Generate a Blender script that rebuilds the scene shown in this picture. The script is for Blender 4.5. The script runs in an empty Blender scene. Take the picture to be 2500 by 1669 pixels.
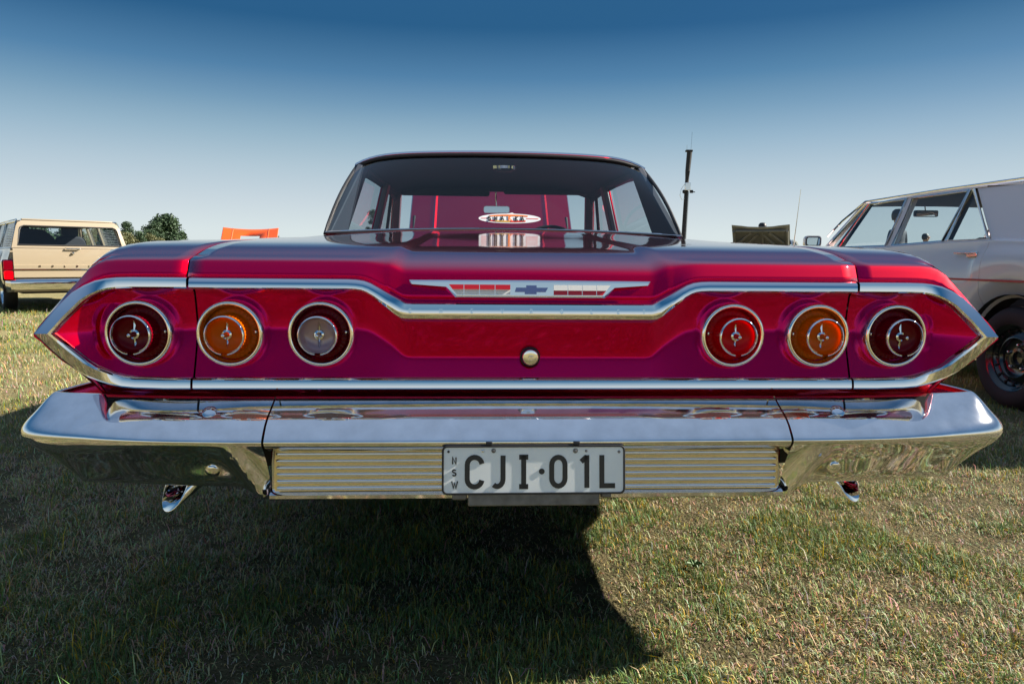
import bpy, bmesh, math, random
import numpy as np
from mathutils import Vector, Matrix
random.seed(7); RNG = np.random.default_rng(7)
scene = bpy.context.scene
COL = scene.collection
R = math.radians

# ------------------------------------------------------------------ camera
CAM = Vector((-.115, -1.52, .89)); YAW = R(2.9); ROLL = R(.5); PITCH = math.atan(189 / 1650)
fw = Vector((math.sin(YAW) * math.cos(PITCH), math.cos(YAW) * math.cos(PITCH), -math.sin(PITCH)))
rt = Vector((math.cos(YAW), -math.sin(YAW), 0)); up = rt.cross(fw)
r2 = rt * math.cos(ROLL) + up * math.sin(ROLL); u2 = up * math.cos(ROLL) - rt * math.sin(ROLL)
cam_d = bpy.data.cameras.new('camera'); cam = bpy.data.objects.new('camera', cam_d); COL.objects.link(cam)
cam.matrix_world = Matrix(((r2.x, u2.x, -fw.x, CAM.x), (r2.y, u2.y, -fw.y, CAM.y), (r2.z, u2.z, -fw.z, CAM.z), (0, 0, 0, 1)))
cam_d.sensor_width = 36; cam_d.lens = 36 * 1650 / 2349; cam_d.clip_start = .05; cam_d.clip_end = 6000
scene.camera = cam

# ------------------------------------------------------------------ sky, sun, exposure
SUN = Vector((1.57, .06, 1.0)).normalized()
SUN_EL = math.asin(SUN.z)
world = bpy.data.worlds.new('World'); scene.world = world; world.use_nodes = True
wn = world.node_tree.nodes; wl = world.node_tree.links
bg = wn['Background']
sky = wn.new('ShaderNodeTexSky'); sky.sky_type = 'NISHITA'; sky.sun_disc = False
sky.sun_elevation = SUN_EL; sky.sun_rotation = math.atan2(SUN.x, SUN.y)
sky.altitude = 2500; sky.air_density = 1.0; sky.dust_density = .1; sky.ozone_density = 2.0
# the photograph's contrasty colour grade of the sky, applied alike to the whole sky
pre = wn.new('ShaderNodeVectorMath'); pre.operation = 'SCALE'; pre.inputs[3].default_value = .1
cur = wn.new('ShaderNodeRGBCurve'); post = wn.new('ShaderNodeVectorMath'); post.operation = 'SCALE'; post.inputs[3].default_value = 7.85
for ch, pts in enumerate((((0, .036), (.115, .038), (.146, .085), (.203, .280), (.362, .580), (.567, .710), (1, .84)),
                          ((0, .115), (.20, .122), (.251, .215), (.335, .455), (.527, .675), (.677, .790), (1, .88)),
                          ((0, .25), (.37, .262), (.430, .390), (.527, .575), (.620, .760), (.66, .80), (1, .90)))):
    c = cur.mapping.curves[ch]
    c.points[0].location = pts[0]; c.points[1].location = pts[-1]
    for q in pts[1:-1]: c.points.new(*q)
    for q in c.points: q.handle_type = 'AUTO_CLAMPED'
cur.mapping.update()
wl.new(sky.outputs[0], pre.inputs[0]); wl.new(pre.outputs[0], cur.inputs[1])
# the same grade as a function of elevation, so the deep blue lies evenly all round
wtc = wn.new('ShaderNodeTexCoord'); wsp = wn.new('ShaderNodeSeparateXYZ'); wl.new(wtc.outputs['Generated'], wsp.inputs[0])
ramp = wn.new('ShaderNodeValToRGB'); wl.new(wsp.outputs[2], ramp.inputs[0])
el = [(0, (.72, .795, .80)), (.035, (.70, .785, .80)), (.073, (.59, .685, .735)), (.118, (.45, .58, .66)), (.158, (.31, .465, .585)), (.197, (.18, .335, .49)), (.234, (.085, .225, .40)), (.292, (.022, .112, .255)), (.33, (.024, .115, .26)), (.42, (.065, .165, .325)), (.6, (.19, .30, .48)), (.8, (.27, .38, .56)), (1, (.28, .39, .57))]
while len(ramp.color_ramp.elements) < len(el): ramp.color_ramp.elements.new(.5)
for e, (q, c) in zip(ramp.color_ramp.elements, el): e.position = q; e.color = (*c, 1)
wmix = wn.new('ShaderNodeMix'); wmix.data_type = 'RGBA'; wmix.inputs[0].default_value = .86
wl.new(cur.outputs[0], wmix.inputs[6]); wl.new(ramp.outputs[0], wmix.inputs[7]); wl.new(wmix.outputs[2], post.inputs[0])
wl.new(post.outputs[0], bg.inputs[0]); bg.inputs[1].default_value = .05
sun_d = bpy.data.lights.new('sun', 'SUN'); sun_o = bpy.data.objects.new('sun', sun_d); COL.objects.link(sun_o)
sun_d.energy = 5.0; sun_d.angle = R(.5); sun_d.color = (1, .93, .82)
sun_o.rotation_euler = SUN.to_track_quat('Z', 'Y').to_euler(); sun_o.location = (20, 2, 15)
scene.view_settings.view_transform = 'Standard'; scene.view_settings.look = 'None'
scene.view_settings.exposure = 1.35; scene.view_settings.gamma = 1.0; scene.view_settings.use_curve_mapping = False
scene.cycles.max_bounces = 10; scene.cycles.transparent_max_bounces = 12; scene.cycles.caustics_reflective = False
scene.cycles.caustics_refractive = False

# ------------------------------------------------------------------ materials
def inp(b, **k):
    names = dict(color='Base Color', metal='Metallic', rough='Roughness', ior='IOR', coat='Coat Weight', coatr='Coat Roughness',
                 coatior='Coat IOR', spec='Specular IOR Level', trans='Transmission Weight', sss='Subsurface Weight',
                 sssr='Subsurface Radius', ssss='Subsurface Scale', sheen='Sheen Weight', aniso='Anisotropic')
    for n, v in k.items():
        s = b.inputs[names[n]]
        s.default_value = (*v, 1) if n == 'color' and len(v) == 3 else v
def mat(name, color, rough=.5, bump=None, vary=None, **k):
    m = bpy.data.materials.new(name); m.use_nodes = True
    nt = m.node_tree; b = nt.nodes['Principled BSDF']
    inp(b, color=color, rough=rough, **k)
    tc = nt.nodes.new('ShaderNodeTexCoord')
    if vary:   # (scale, amount) brightness and roughness variation
        nz = nt.nodes.new('ShaderNodeTexNoise'); nz.inputs['Scale'].default_value = vary[0]; nz.inputs['Detail'].default_value = 5
        nt.links.new(tc.outputs['Object'], nz.inputs['Vector'])
        mp = nt.nodes.new('ShaderNodeMapRange'); mp.inputs[3].default_value = 1 - vary[1]; mp.inputs[4].default_value = 1 + vary[1]
        mp.inputs[1].default_value = .3; mp.inputs[2].default_value = .7
        nt.links.new(nz.outputs[0], mp.inputs[0])
        mx = nt.nodes.new('ShaderNodeMix'); mx.data_type = 'RGBA'; mx.blend_type = 'MULTIPLY'; mx.inputs[0].default_value = 1
        mx.inputs[6].default_value = (*color, 1); nt.links.new(mp.outputs[0], mx.inputs[7])
        nt.links.new(mx.outputs[2], b.inputs['Base Color'])
        mr = nt.nodes.new('ShaderNodeMapRange'); mr.inputs[3].default_value = rough * .75; mr.inputs[4].default_value = rough * 1.3 + .01
        nt.links.new(nz.outputs[0], mr.inputs[0]); nt.links.new(mr.outputs[0], b.inputs['Roughness'])
    if bump:   # (scale, strength, distance)
        n2 = nt.nodes.new('ShaderNodeTexNoise'); n2.inputs['Scale'].default_value = bump[0]; n2.inputs['Detail'].default_value = 3
        nt.links.new(tc.outputs['Object'], n2.inputs['Vector'])
        bp = nt.nodes.new('ShaderNodeBump'); bp.inputs['Strength'].default_value = bump[1]; bp.inputs['Distance'].default_value = bump[2]
        nt.links.new(n2.outputs[0], bp.inputs['Height']); nt.links.new(bp.outputs[0], b.inputs['Normal'])
    return m
def glass_mat(name, tint=(.75, .82, .85), ior=1.5, rough=0.0):
    m = bpy.data.materials.new(name); m.use_nodes = True; nt = m.node_tree; nt.nodes.clear()
    o = nt.nodes.new('ShaderNodeOutputMaterial'); mx = nt.nodes.new('ShaderNodeMixShader')
    t = nt.nodes.new('ShaderNodeBsdfTransparent'); t.inputs[0].default_value = (*tint, 1)
    g = nt.nodes.new('ShaderNodeBsdfGlossy'); g.inputs['Roughness'].default_value = rough
    lw = nt.nodes.new('ShaderNodeLayerWeight'); lw.inputs[0].default_value = .5   # Schlick reflectance, same from both sides
    pw = nt.nodes.new('ShaderNodeMath'); pw.operation = 'POWER'; pw.inputs[1].default_value = 5; nt.links.new(lw.outputs['Facing'], pw.inputs[0])
    f = nt.nodes.new('ShaderNodeMath'); f.operation = 'MULTIPLY_ADD'; f.inputs[1].default_value = .93; f.inputs[2].default_value = .055; nt.links.new(pw.outputs[0], f.inputs[0])
    nt.links.new(f.outputs[0], mx.inputs[0]); nt.links.new(t.outputs[0], mx.inputs[1]); nt.links.new(g.outputs[0], mx.inputs[2])
    nt.links.new(mx.outputs[0], o.inputs[0]); return m
M = {}
def candy_paint():   # tinted metallic base (a sharp and a wide lobe) under a clear coat that mirrors at grazing angles
    m = mat('candy_red_paint', (.36, .0002, .135), .05, metal=1.0, bump=(2.2, .07, .010)); nt = m.node_tree
    a = nt.nodes['Principled BSDF']; b = nt.nodes.new('ShaderNodeBsdfPrincipled'); inp(b, color=(1.0, .0001, .002), rough=.44, metal=.985, spec=.1)
    g = nt.nodes.new('ShaderNodeBsdfGlossy'); g.inputs['Roughness'].default_value = .05
    nrm = a.inputs['Normal'].links[0].from_socket
    nt.links.new(nrm, b.inputs['Normal']); nt.links.new(nrm, g.inputs['Normal'])
    mx = nt.nodes.new('ShaderNodeMixShader'); mx.inputs[0].default_value = .46
    nt.links.new(a.outputs[0], mx.inputs[1]); nt.links.new(b.outputs[0], mx.inputs[2])
    lw = nt.nodes.new('ShaderNodeLayerWeight'); lw.inputs[0].default_value = .5; nt.links.new(nrm, lw.inputs['Normal'])
    pw = nt.nodes.new('ShaderNodeMath'); pw.operation = 'POWER'; pw.inputs[1].default_value = 2.5; nt.links.new(lw.outputs['Facing'], pw.inputs[0])
    # the tinted clear layer swallows the flake's light as the line of sight gets longer
    inv = nt.nodes.new('ShaderNodeMath'); inv.operation = 'SUBTRACT'; inv.inputs[0].default_value = 1; nt.links.new(lw.outputs['Facing'], inv.inputs[1])
    pf = nt.nodes.new('ShaderNodeMath'); pf.operation = 'POWER'; pf.inputs[1].default_value = .5; nt.links.new(inv.outputs[0], pf.inputs[0])
    mf = nt.nodes.new('ShaderNodeMath'); mf.operation = 'MULTIPLY'; mf.inputs[1].default_value = .42; nt.links.new(pf.outputs[0], mf.inputs[0]); nt.links.new(mf.outputs[0], mx.inputs[0])
    sc = nt.nodes.new('ShaderNodeMath'); sc.operation = 'MULTIPLY_ADD'; sc.inputs[1].default_value = .9; sc.inputs[2].default_value = .006; nt.links.new(pw.outputs[0], sc.inputs[0])
    m2 = nt.nodes.new('ShaderNodeMixShader'); nt.links.new(sc.outputs[0], m2.inputs[0]); nt.links.new(mx.outputs[0], m2.inputs[1]); nt.links.new(g.outputs[0], m2.inputs[2])
    nt.links.new(m2.outputs[0], nt.nodes['Material Output'].inputs[0]); return m
M['candy'] = candy_paint()
M['chrome'] = mat('chrome', (.80, .80, .82), .035, metal=1.0, bump=(6, .06, .004))
M['bright_chrome'] = mat('bright_chrome', (.84, .84, .85), .03, metal=1.0)
M['satin'] = mat('satin_aluminium', (.78, .77, .74), .11, metal=1.0)
M['insert_alu'] = mat('anodised_insert', (.92, .80, .52), .22, metal=.9, vary=(18, .05))
M['worn_chrome'] = mat('worn_chrome', (.80, .80, .82), .045, metal=.97, vary=(26, .08), bump=(9, .10, .004))
M['black'] = mat('black_rubber', (.012, .012, .014), .55, bump=(60, .1, .002))
M['dark'] = mat('dark_underbody', (.010, .010, .011), .8)
M['interior'] = mat('dark_interior_cloth', (.035, .037, .045), .8)
M['headliner'] = mat('navy_headliner', (.035, .042, .06), .75)
M['pillar_trim'] = mat('pillar_trim_paint', (.16, .10, .12), .45)
M['glass'] = glass_mat('window_glass', (.80, .86, .88))
M['glass_dark'] = glass_mat('tinted_window_glass', (.70, .78, .82))
def lens_mat(name, c, tr):   # coloured plastic that lets light through
    m = mat(name, c, .18, coat=.15, coatr=.02, spec=.15); nt = m.node_tree
    t = nt.nodes.new('ShaderNodeBsdfTranslucent'); t.inputs[0].default_value = (*c, 1); mx = nt.nodes.new('ShaderNodeMixShader'); mx.inputs[0].default_value = tr
    nt.links.new(nt.nodes['Principled BSDF'].outputs[0], mx.inputs[1]); nt.links.new(t.outputs[0], mx.inputs[2]); nt.links.new(mx.outputs[0], nt.nodes['Material Output'].inputs[0]); return m
M['lens_red'] = lens_mat('red_lens', (.95, .001, .010), .42)
M['lens_darkred'] = lens_mat('dark_red_lens', (.24, .001, .010), .35)
M['lens_amber'] = lens_mat('amber_lens', (1.0, .19, .000), .42)
M['lens_clear'] = mat('clear_reverse_lens', (.42, .26, .30), .10, coat=1.0, coatr=.02, sss=.4, sssr=(1, .7, .7), ssss=.02)
M['plate'] = mat('plate_white', (.93, .95, .93), .35, vary=(14, .04))
M['ink'] = mat('black_plate_paint', (.012, .012, .013), .35)
M['steel'] = mat('weathered_steel', (.20, .19, .18), .5, metal=.6, vary=(40, .3), bump=(80, .2, .002))
M['enamel_red'] = mat('red_enamel', (.65, .008, .012), .2, coat=1)
M['enamel_white'] = mat('white_enamel', (.88, .86, .82), .25, coat=.5)
M['enamel_blue'] = mat('blue_enamel', (.10, .16, .50), .2, coat=1)
M['tyre'] = mat('tyre_rubber', (.014, .013, .014), .75, bump=(120, .25, .002))
M['black_paint'] = mat('black_wheel_paint', (.012, .012, .013), .2, coat=.6)

# ------------------------------------------------------------------ mesh helpers
def new_obj(name, me, m=None, parent=None):
    o = bpy.data.objects.new(name, me); COL.objects.link(o)
    if m is not None:
        me.materials.append(M[m] if isinstance(m, str) else m)
    if parent is not None: o.parent = parent
    return o
def mesh(name, verts, faces, m, parent=None, smooth=True, sharp=38, solid=None, sub=None, bevel=None):
    me = bpy.data.meshes.new(name); me.from_pydata([tuple(v) for v in verts], [], [tuple(f) for f in faces])
    bm = bmesh.new(); bm.from_mesh(me); bmesh.ops.remove_doubles(bm, verts=bm.verts, dist=1e-6)
    bmesh.ops.recalc_face_normals(bm, faces=bm.faces); bm.to_mesh(me); bm.free()
    if smooth:
        me.polygons.foreach_set('use_smooth', [True] * len(me.polygons)); me.set_sharp_from_angle(angle=R(sharp))
    me.update()
    o = new_obj(name, me, m, parent)
    if solid: md = o.modifiers.new('solidify', 'SOLIDIFY'); md.thickness = abs(solid); md.offset = -1 if solid > 0 else 1
    if bevel: md = o.modifiers.new('bevel', 'BEVEL'); md.width = bevel; md.segments = 2; md.limit_method = 'ANGLE'
    if sub: md = o.modifiers.new('subdivision', 'SUBSURF'); md.levels = md.render_levels = sub
    return o
def loft(rows, close_u=False, close_v=False, cap=False):
    n = len(rows[0]); v = [p for r in rows for p in r]; f = []
    nr = len(rows)
    for i in range(nr if close_v else nr - 1):
        for j in range(n if close_u else n - 1):
            a, b = i * n + j, i * n + (j + 1) % n
            c, d = ((i + 1) % nr) * n + (j + 1) % n, ((i + 1) % nr) * n + j
            f.append((a, b, c, d))
    if cap:
        f.append(tuple(range(n))[::-1]); f.append(tuple((nr - 1) * n + j for j in range(n)))
    return v, f
def boxv(c, s, taper=None):
    x, y, z = c; a, b, h = s[0] / 2, s[1] / 2, s[2] / 2
    v = [(x + i * a, y + j * b, z + k * h) for i in (-1, 1) for j in (-1, 1) for k in (-1, 1)]
    f = [(0, 1, 3, 2), (4, 6, 7, 5), (0, 4, 5, 1), (2, 3, 7, 6), (0, 2, 6, 4), (1, 5, 7, 3)]
    return v, f
def box(name, c, s, m, parent=None, bevel=.004):
    return mesh(name, *boxv(c, s), m, parent, smooth=True, sharp=30, bevel=bevel)
def join(parts):
    v, f = [], []
    for pv, pf in parts:
        k = len(v); v += list(pv); f += [tuple(i + k for i in q) for q in pf]
    return v, f
def tubev(path, r, n=8, cap=True, closed=False):
    path = [Vector(p) for p in path]; rows = []
    N = len(path)
    for i, p in enumerate(path):
        if closed: t = path[(i + 1) % N] - path[i - 1]
        else: t = path[min(i + 1, N - 1)] - path[max(i - 1, 0)]
        t.normalize()
        a = t.cross(Vector((0, 0, 1)));
        if a.length < .05: a = t.cross(Vector((0, 1, 0)))
        a.normalize(); b = t.cross(a)
        rr = r[i] if isinstance(r, (list, tuple)) else r
        rows.append([p + (a * math.cos(q) + b * math.sin(q)) * rr for q in [2 * math.pi * k / n for k in range(n)]])
    return loft(rows, close_u=True, close_v=closed, cap=cap and not closed)
def tube(name, path, r, m, parent=None, n=8, closed=False):
    return mesh(name, *tubev(path, r, n, closed=closed), m, parent)
def lathev(prof, c=(0, 0, 0), axis='y', n=40, a0=0, a1=2 * math.pi):
    """prof: list of (radius, along). axis y: along is +y"""
    full = abs(a1 - a0 - 2 * math.pi) < 1e-6; rows = []
    for k in range(n if full else n + 1):
        q = a0 + (a1 - a0) * k / n; cs, sn = math.cos(q), math.sin(q)
        if axis == 'y': rows.append([(c[0] + r * cs, c[1] + h, c[2] + r * sn) for r, h in prof])
        elif axis == 'x': rows.append([(c[0] + h, c[1] + r * cs, c[2] + r * sn) for r, h in prof])
        else: rows.append([(c[0] + r * cs, c[1] + r * sn, c[2] + h) for r, h in prof])
    return loft(rows, close_v=full)
def lathe(name, prof, c, m, parent=None, axis='y', n=40, sharp=38, **k):
    return mesh(name, *lathev(prof, c, axis, n, **k), m, parent, sharp=sharp)
def empty(name, loc=(0, 0, 0), rz=0):
    o = bpy.data.objects.new(name, None); COL.objects.link(o); o.location = loc; o.rotation_euler = (0, 0, rz); o.empty_display_size = .2
    return o
def tag(o, label, cat, group=None, kind=None):
    if label: o['label'] = label
    if cat: o['category'] = cat
    if group: o['group'] = group
    if kind: o['kind'] = kind
    return o
def lerp(a, b, t): return a + (b - a) * t
def sstep(a, b, x):
    t = min(1, max(0, (x - a) / (b - a))); return t * t * (3 - 2 * t)
def interp(x, xs, ys): return float(np.interp(x, xs, ys))
def smooth_interp(x, xs, ys):   # piecewise with smooth ends
    for i in range(len(xs) - 1):
        if x <= xs[i + 1]: return lerp(ys[i], ys[i + 1], sstep(xs[i], xs[i + 1], x))
    return ys[-1]
def ribbon(pts, w, closed=False):
    """2-D stroke outline: offset quads of a polyline"""
    P = [Vector((p[0], p[1])) for p in pts]; n = len(P); L, Rr = [], []
    for i in range(n):
        a = P[i - 1] if (i > 0 or closed) else None; b = P[(i + 1) % n] if (i < n - 1 or closed) else None
        d1 = (P[i] - a).normalized() if a is not None else None; d2 = (b - P[i]).normalized() if b is not None else None
        if d1 is None: d1 = d2
        if d2 is None: d2 = d1
        n1 = Vector((-d1.y, d1.x)); n2 = Vector((-d2.y, d2.x)); m = (n1 + n2)
        m = m.normalized() if m.length > 1e-4 else n1
        s = w / 2 / max(.5, m.dot(n1)); L.append(P[i] + m * s); Rr.append(P[i] - m * s)
    return L, Rr
def stroke_mesh(strokes, w, fn, depth):
    """strokes: [(pts, closed)], fn maps (u, v, d) to 3-D; raised by depth"""
    parts = []
    for pts, closed in strokes:
        L, Rr = ribbon(pts, w, closed)
        rows = [[fn(l.x, l.y, 0), fn(l.x, l.y, depth), fn(r.x, r.y, depth), fn(r.x, r.y, 0)] for l, r in zip(L, Rr)]
        parts.append(loft(rows, close_u=True, close_v=closed, cap=not closed))
    return join(parts)
def arc(cx, cy, rx, ry, a0, a1, n=12):
    return [(cx + rx * math.cos(R(a0 + (a1 - a0) * k / n)), cy + ry * math.sin(R(a0 + (a1 - a0) * k / n))) for k in range(n + 1)]
GL = {  # strokes in a unit cell: x 0..w, y 0..1
    'C': [(arc(.28, .72, .23, .23, 8, 180, 10) + arc(.28, .28, .23, .23, 180, 352, 10), False)],
    'J': [([(.46, 1.0), (.46, .30)] + arc(.25, .29, .21, .23, 0, -130, 10), False)],
    'I': [([(.25, 0), (.25, 1)], False), ([(.10, .95), (.40, .95)], False), ([(.10, .05), (.40, .05)], False)],
    '0': [(arc(.26, .70, .21, .24, 0, 180, 10) + arc(.26, .30, .21, .24, 180, 360, 10), True)],
    '1': [([(.32, 0), (.32, 1)], False), ([(.14, .80), (.32, .96)], False)],
    'L': [([(.07, 1), (.07, .06), (.48, .06)], False)],
    'N': [([(.06, 0), (.06, 1), (.54, 0), (.54, 1)], False)],
    'S': [(arc(.29, .74, .22, .20, 20, 270, 10) + arc(.29, .28, .24, .22, 90, -160, 10), False)],
    'W': [([(.0, 1), (.18, 0), (.33, .7), (.48, 0), (.66, 1)], False)],
    'H': [([(.06, 0), (.06, 1)], False), ([(.50, 0), (.50, 1)], False), ([(.06, .5), (.50, .5)], False)],
    'E': [([(.46, .95), (.06, .95), (.06, .05), (.46, .05)], False), ([(.06, .5), (.40, .5)], False)],
    'V': [([(.0, 1), (.27, .03), (.54, 1)], False)],
    'R': [([(.06, 0), (.06, .95), (.34, .95), (.46, .86), (.46, .62), (.34, .5), (.06, .5)], False), ([(.28, .5), (.48, 0)], False)],
    'O': [(arc(.30, .5, .26, .47, 0, 350, 20), True)],
    'T': [([(.0, .95), (.54, .95)], False), ([(.27, .95), (.27, 0)], False)],
    'A': [([(.0, 0), (.28, 1), (.56, 0)], False), ([(.12, .36), (.44, .36)], False)],
    'K': [([(.08, 0), (.08, 1)], False), ([(.50, 1), (.10, .48), (.52, 0)], False)],
    'D': [([(.06, .05), (.06, .95), (.30, .95), (.48, .75), (.48, .25), (.30, .05)], True)],
}
def glyph(ch, x, y, h, w, sx=1.0):
    return [([(x + p[0] * h * sx, y + p[1] * h) for p in pts], c) for pts, c in GL[ch]]

# ------------------------------------------------------------------ ground and grass
def ground_material():
    m = bpy.data.materials.new('grass_soil'); m.use_nodes = True; nt = m.node_tree; b = nt.nodes['Principled BSDF']
    tc = nt.nodes.new('ShaderNodeTexCoord')
    def noise(s, d=6):
        n = nt.nodes.new('ShaderNodeTexNoise'); n.inputs['Scale'].default_value = s; n.inputs['Detail'].default_value = d
        nt.links.new(tc.outputs['Object'], n.inputs['Vector']); return n
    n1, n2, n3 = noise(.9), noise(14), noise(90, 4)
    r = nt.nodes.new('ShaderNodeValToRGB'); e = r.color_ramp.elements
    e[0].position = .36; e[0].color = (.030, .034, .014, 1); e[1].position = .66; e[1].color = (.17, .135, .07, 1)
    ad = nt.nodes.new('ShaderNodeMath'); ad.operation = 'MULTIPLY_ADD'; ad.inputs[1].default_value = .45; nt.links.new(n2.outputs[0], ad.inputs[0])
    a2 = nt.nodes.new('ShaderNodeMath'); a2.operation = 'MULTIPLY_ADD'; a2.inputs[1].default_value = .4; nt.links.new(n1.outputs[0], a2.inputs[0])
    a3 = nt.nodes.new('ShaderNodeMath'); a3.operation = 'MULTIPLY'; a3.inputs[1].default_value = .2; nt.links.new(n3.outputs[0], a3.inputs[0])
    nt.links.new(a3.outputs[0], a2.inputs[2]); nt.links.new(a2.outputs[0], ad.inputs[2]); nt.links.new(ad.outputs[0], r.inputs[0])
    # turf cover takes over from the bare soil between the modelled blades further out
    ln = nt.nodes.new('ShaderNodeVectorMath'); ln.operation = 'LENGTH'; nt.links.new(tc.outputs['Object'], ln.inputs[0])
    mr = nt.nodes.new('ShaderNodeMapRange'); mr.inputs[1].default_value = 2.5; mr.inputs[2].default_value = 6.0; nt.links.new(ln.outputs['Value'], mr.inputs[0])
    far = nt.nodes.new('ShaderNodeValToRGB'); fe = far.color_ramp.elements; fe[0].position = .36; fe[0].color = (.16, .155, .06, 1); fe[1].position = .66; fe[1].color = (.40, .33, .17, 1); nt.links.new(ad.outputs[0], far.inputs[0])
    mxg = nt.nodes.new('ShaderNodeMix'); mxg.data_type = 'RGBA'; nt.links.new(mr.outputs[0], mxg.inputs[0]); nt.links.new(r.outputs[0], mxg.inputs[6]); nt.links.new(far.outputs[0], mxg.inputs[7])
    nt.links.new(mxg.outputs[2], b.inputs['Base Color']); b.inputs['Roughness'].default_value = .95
    b.inputs['Specular IOR Level'].default_value = .1
    bp = nt.nodes.new('ShaderNodeBump'); bp.inputs['Distance'].default_value = .03; bp.inputs['Strength'].default_value = .8
    nt.links.new(n3.outputs[0], bp.inputs['Height']); nt.links.new(bp.outputs[0], b.inputs['Normal'])
    return m
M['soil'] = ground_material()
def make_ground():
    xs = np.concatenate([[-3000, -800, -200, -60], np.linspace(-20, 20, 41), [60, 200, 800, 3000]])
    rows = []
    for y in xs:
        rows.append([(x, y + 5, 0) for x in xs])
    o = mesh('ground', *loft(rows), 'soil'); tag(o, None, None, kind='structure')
make_ground()

def grass_material():
    m = bpy.data.materials.new('grass_blades'); m.use_nodes = True; nt = m.node_tree; b = nt.nodes['Principled BSDF']
    at = nt.nodes.new('ShaderNodeAttribute'); at.attribute_name = 'tint'
    nt.links.new(at.outputs['Color'], b.inputs['Base Color']); b.inputs['Roughness'].default_value = .6
    b.inputs['Specular IOR Level'].default_value = .3
    tr = nt.nodes.new('ShaderNodeBsdfTranslucent'); nt.links.new(at.outputs['Color'], tr.inputs[0])
    mx = nt.nodes.new('ShaderNodeMixShader'); mx.inputs[0].default_value = .22
    nt.links.new(b.outputs[0], mx.inputs[1]); nt.links.new(tr.outputs[0], mx.inputs[2])
    nt.links.new(mx.outputs[0], nt.nodes['Material Output'].inputs[0]); return m
M['grass'] = grass_material()
def vnoise(x, y, s, seed):
    g = np.random.default_rng(seed).random((64, 64)); u = x * s; v = y * s
    i = np.floor(u).astype(int); j = np.floor(v).astype(int); fu = u - i; fv = v - j
    fu = fu * fu * (3 - 2 * fu); fv = fv * fv * (3 - 2 * fv)
    a, b, c, d = g[i % 64, j % 64], g[(i + 1) % 64, j % 64], g[i % 64, (j + 1) % 64], g[(i + 1) % 64, (j + 1) % 64]
    return (a * (1 - fu) + b * fu) * (1 - fv) + (c * (1 - fu) + d * fu) * fv
def grass(name, label, regions):
    X, Y, H, W = [], [], [], []
    for x0, x1, y0, y1, dens, hs, ws in regions:
        n = int((x1 - x0) * (y1 - y0) * dens)
        x = RNG.uniform(x0, x1, n); y = RNG.uniform(y0, y1, n)
        X.append(x); Y.append(y); H.append(np.full(n, hs)); W.append(np.full(n, ws))
    x = np.concatenate(X); y = np.concatenate(Y); hs = np.concatenate(H); ws = np.concatenate(W)
    p1 = vnoise(x + 50, y + 50, 1.1, 1); p2 = vnoise(x + 50, y + 50, 4.2, 2); p3 = vnoise(x + 50, y + 50, 11, 3)
    patch = .35 * p1 + .40 * p2 + .25 * p3
    keep = RNG.random(len(x)) < np.clip(.62 + 2.4 * (p2 * .45 + p3 * .55 - .5), .12, 1)
    x, y, hs, ws, patch = x[keep], y[keep], hs[keep], ws[keep], patch[keep]
    n = len(x)
    ang = RNG.uniform(0, 2 * np.pi, n)
    dry = RNG.random(n) < np.clip(.56 - 2.6 * (patch - .5), .08, .95)
    lean = np.where(dry, RNG.uniform(.6, 1.9, n), RNG.uniform(.2, 1.3, n))
    L = hs * RNG.lognormal(0, .42, n) * np.where(dry, 1.25, 1.0) * (.45 + .7 * p3[keep] + .45 * p2[keep])
    dx, dy = np.cos(ang), np.sin(ang); sx, sy = -dy, dx
    w = ws * RNG.uniform(.6, 1.4, n)
    h0 = L * np.cos(lean * .55) * .55; d0 = L * np.sin(lean * .55) * .55
    h1 = h0 + L * np.cos(np.minimum(lean * 1.35, 1.75)) * .45; d1 = d0 + L * np.sin(np.minimum(lean * 1.35, 1.75)) * .45
    h1 = np.maximum(h1, .004)
    V = np.zeros((n, 5, 3), np.float32)
    for k, (d, h, ww) in enumerate([(0, -.002, -1), (0, -.002, 1), (d0, h0, -.8), (d0, h0, .8), (d1, h1, 0)]):
        V[:, k, 0] = x + dx * d + sx * w * ww * .5; V[:, k, 1] = y + dy * d + sy * w * ww * .5; V[:, k, 2] = h
    loops = np.array([0, 1, 3, 2, 2, 3, 4], np.int32)
    LI = (np.arange(n, dtype=np.int32)[:, None] * 5 + loops[None]).ravel()
    ls = (np.arange(n, dtype=np.int32)[:, None] * 7 + np.array([0, 4], np.int32)[None]).ravel()
    me = bpy.data.meshes.new(name); me.vertices.add(n * 5); me.vertices.foreach_set('co', V.ravel())
    me.loops.add(n * 7); me.loops.foreach_set('vertex_index', LI)
    me.polygons.add(n * 2); me.polygons.foreach_set('loop_start', ls); me.update(calc_edges=True)
    g = np.stack([RNG.uniform(.09, .24, n), RNG.uniform(.14, .28, n), RNG.uniform(.04, .10, n)], 1)
    s = np.stack([RNG.uniform(.30, .70, n), RNG.uniform(.25, .58, n), RNG.uniform(.13, .34, n)], 1)
    yl = RNG.random(n) < .10
    g[yl] = np.stack([RNG.uniform(.42, .60, yl.sum()), RNG.uniform(.28, .40, yl.sum()), RNG.uniform(.01, .04, yl.sum())], 1)
    br = RNG.random(n) < .14
    s[br] *= np.array([.45, .36, .32])
    c = np.where(dry[:, None], s, g).astype(np.float32)
    C = np.ones((n, 5, 4), np.float32); C[:, :, :3] = c[:, None, :]
    a = me.color_attributes.new('tint', 'FLOAT_COLOR', 'POINT'); a.data.foreach_set('color', C.ravel())
    me.validate()
    o = new_obj(name, me, 'grass'); tag(o, label, 'grass', kind='stuff'); return o
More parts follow.
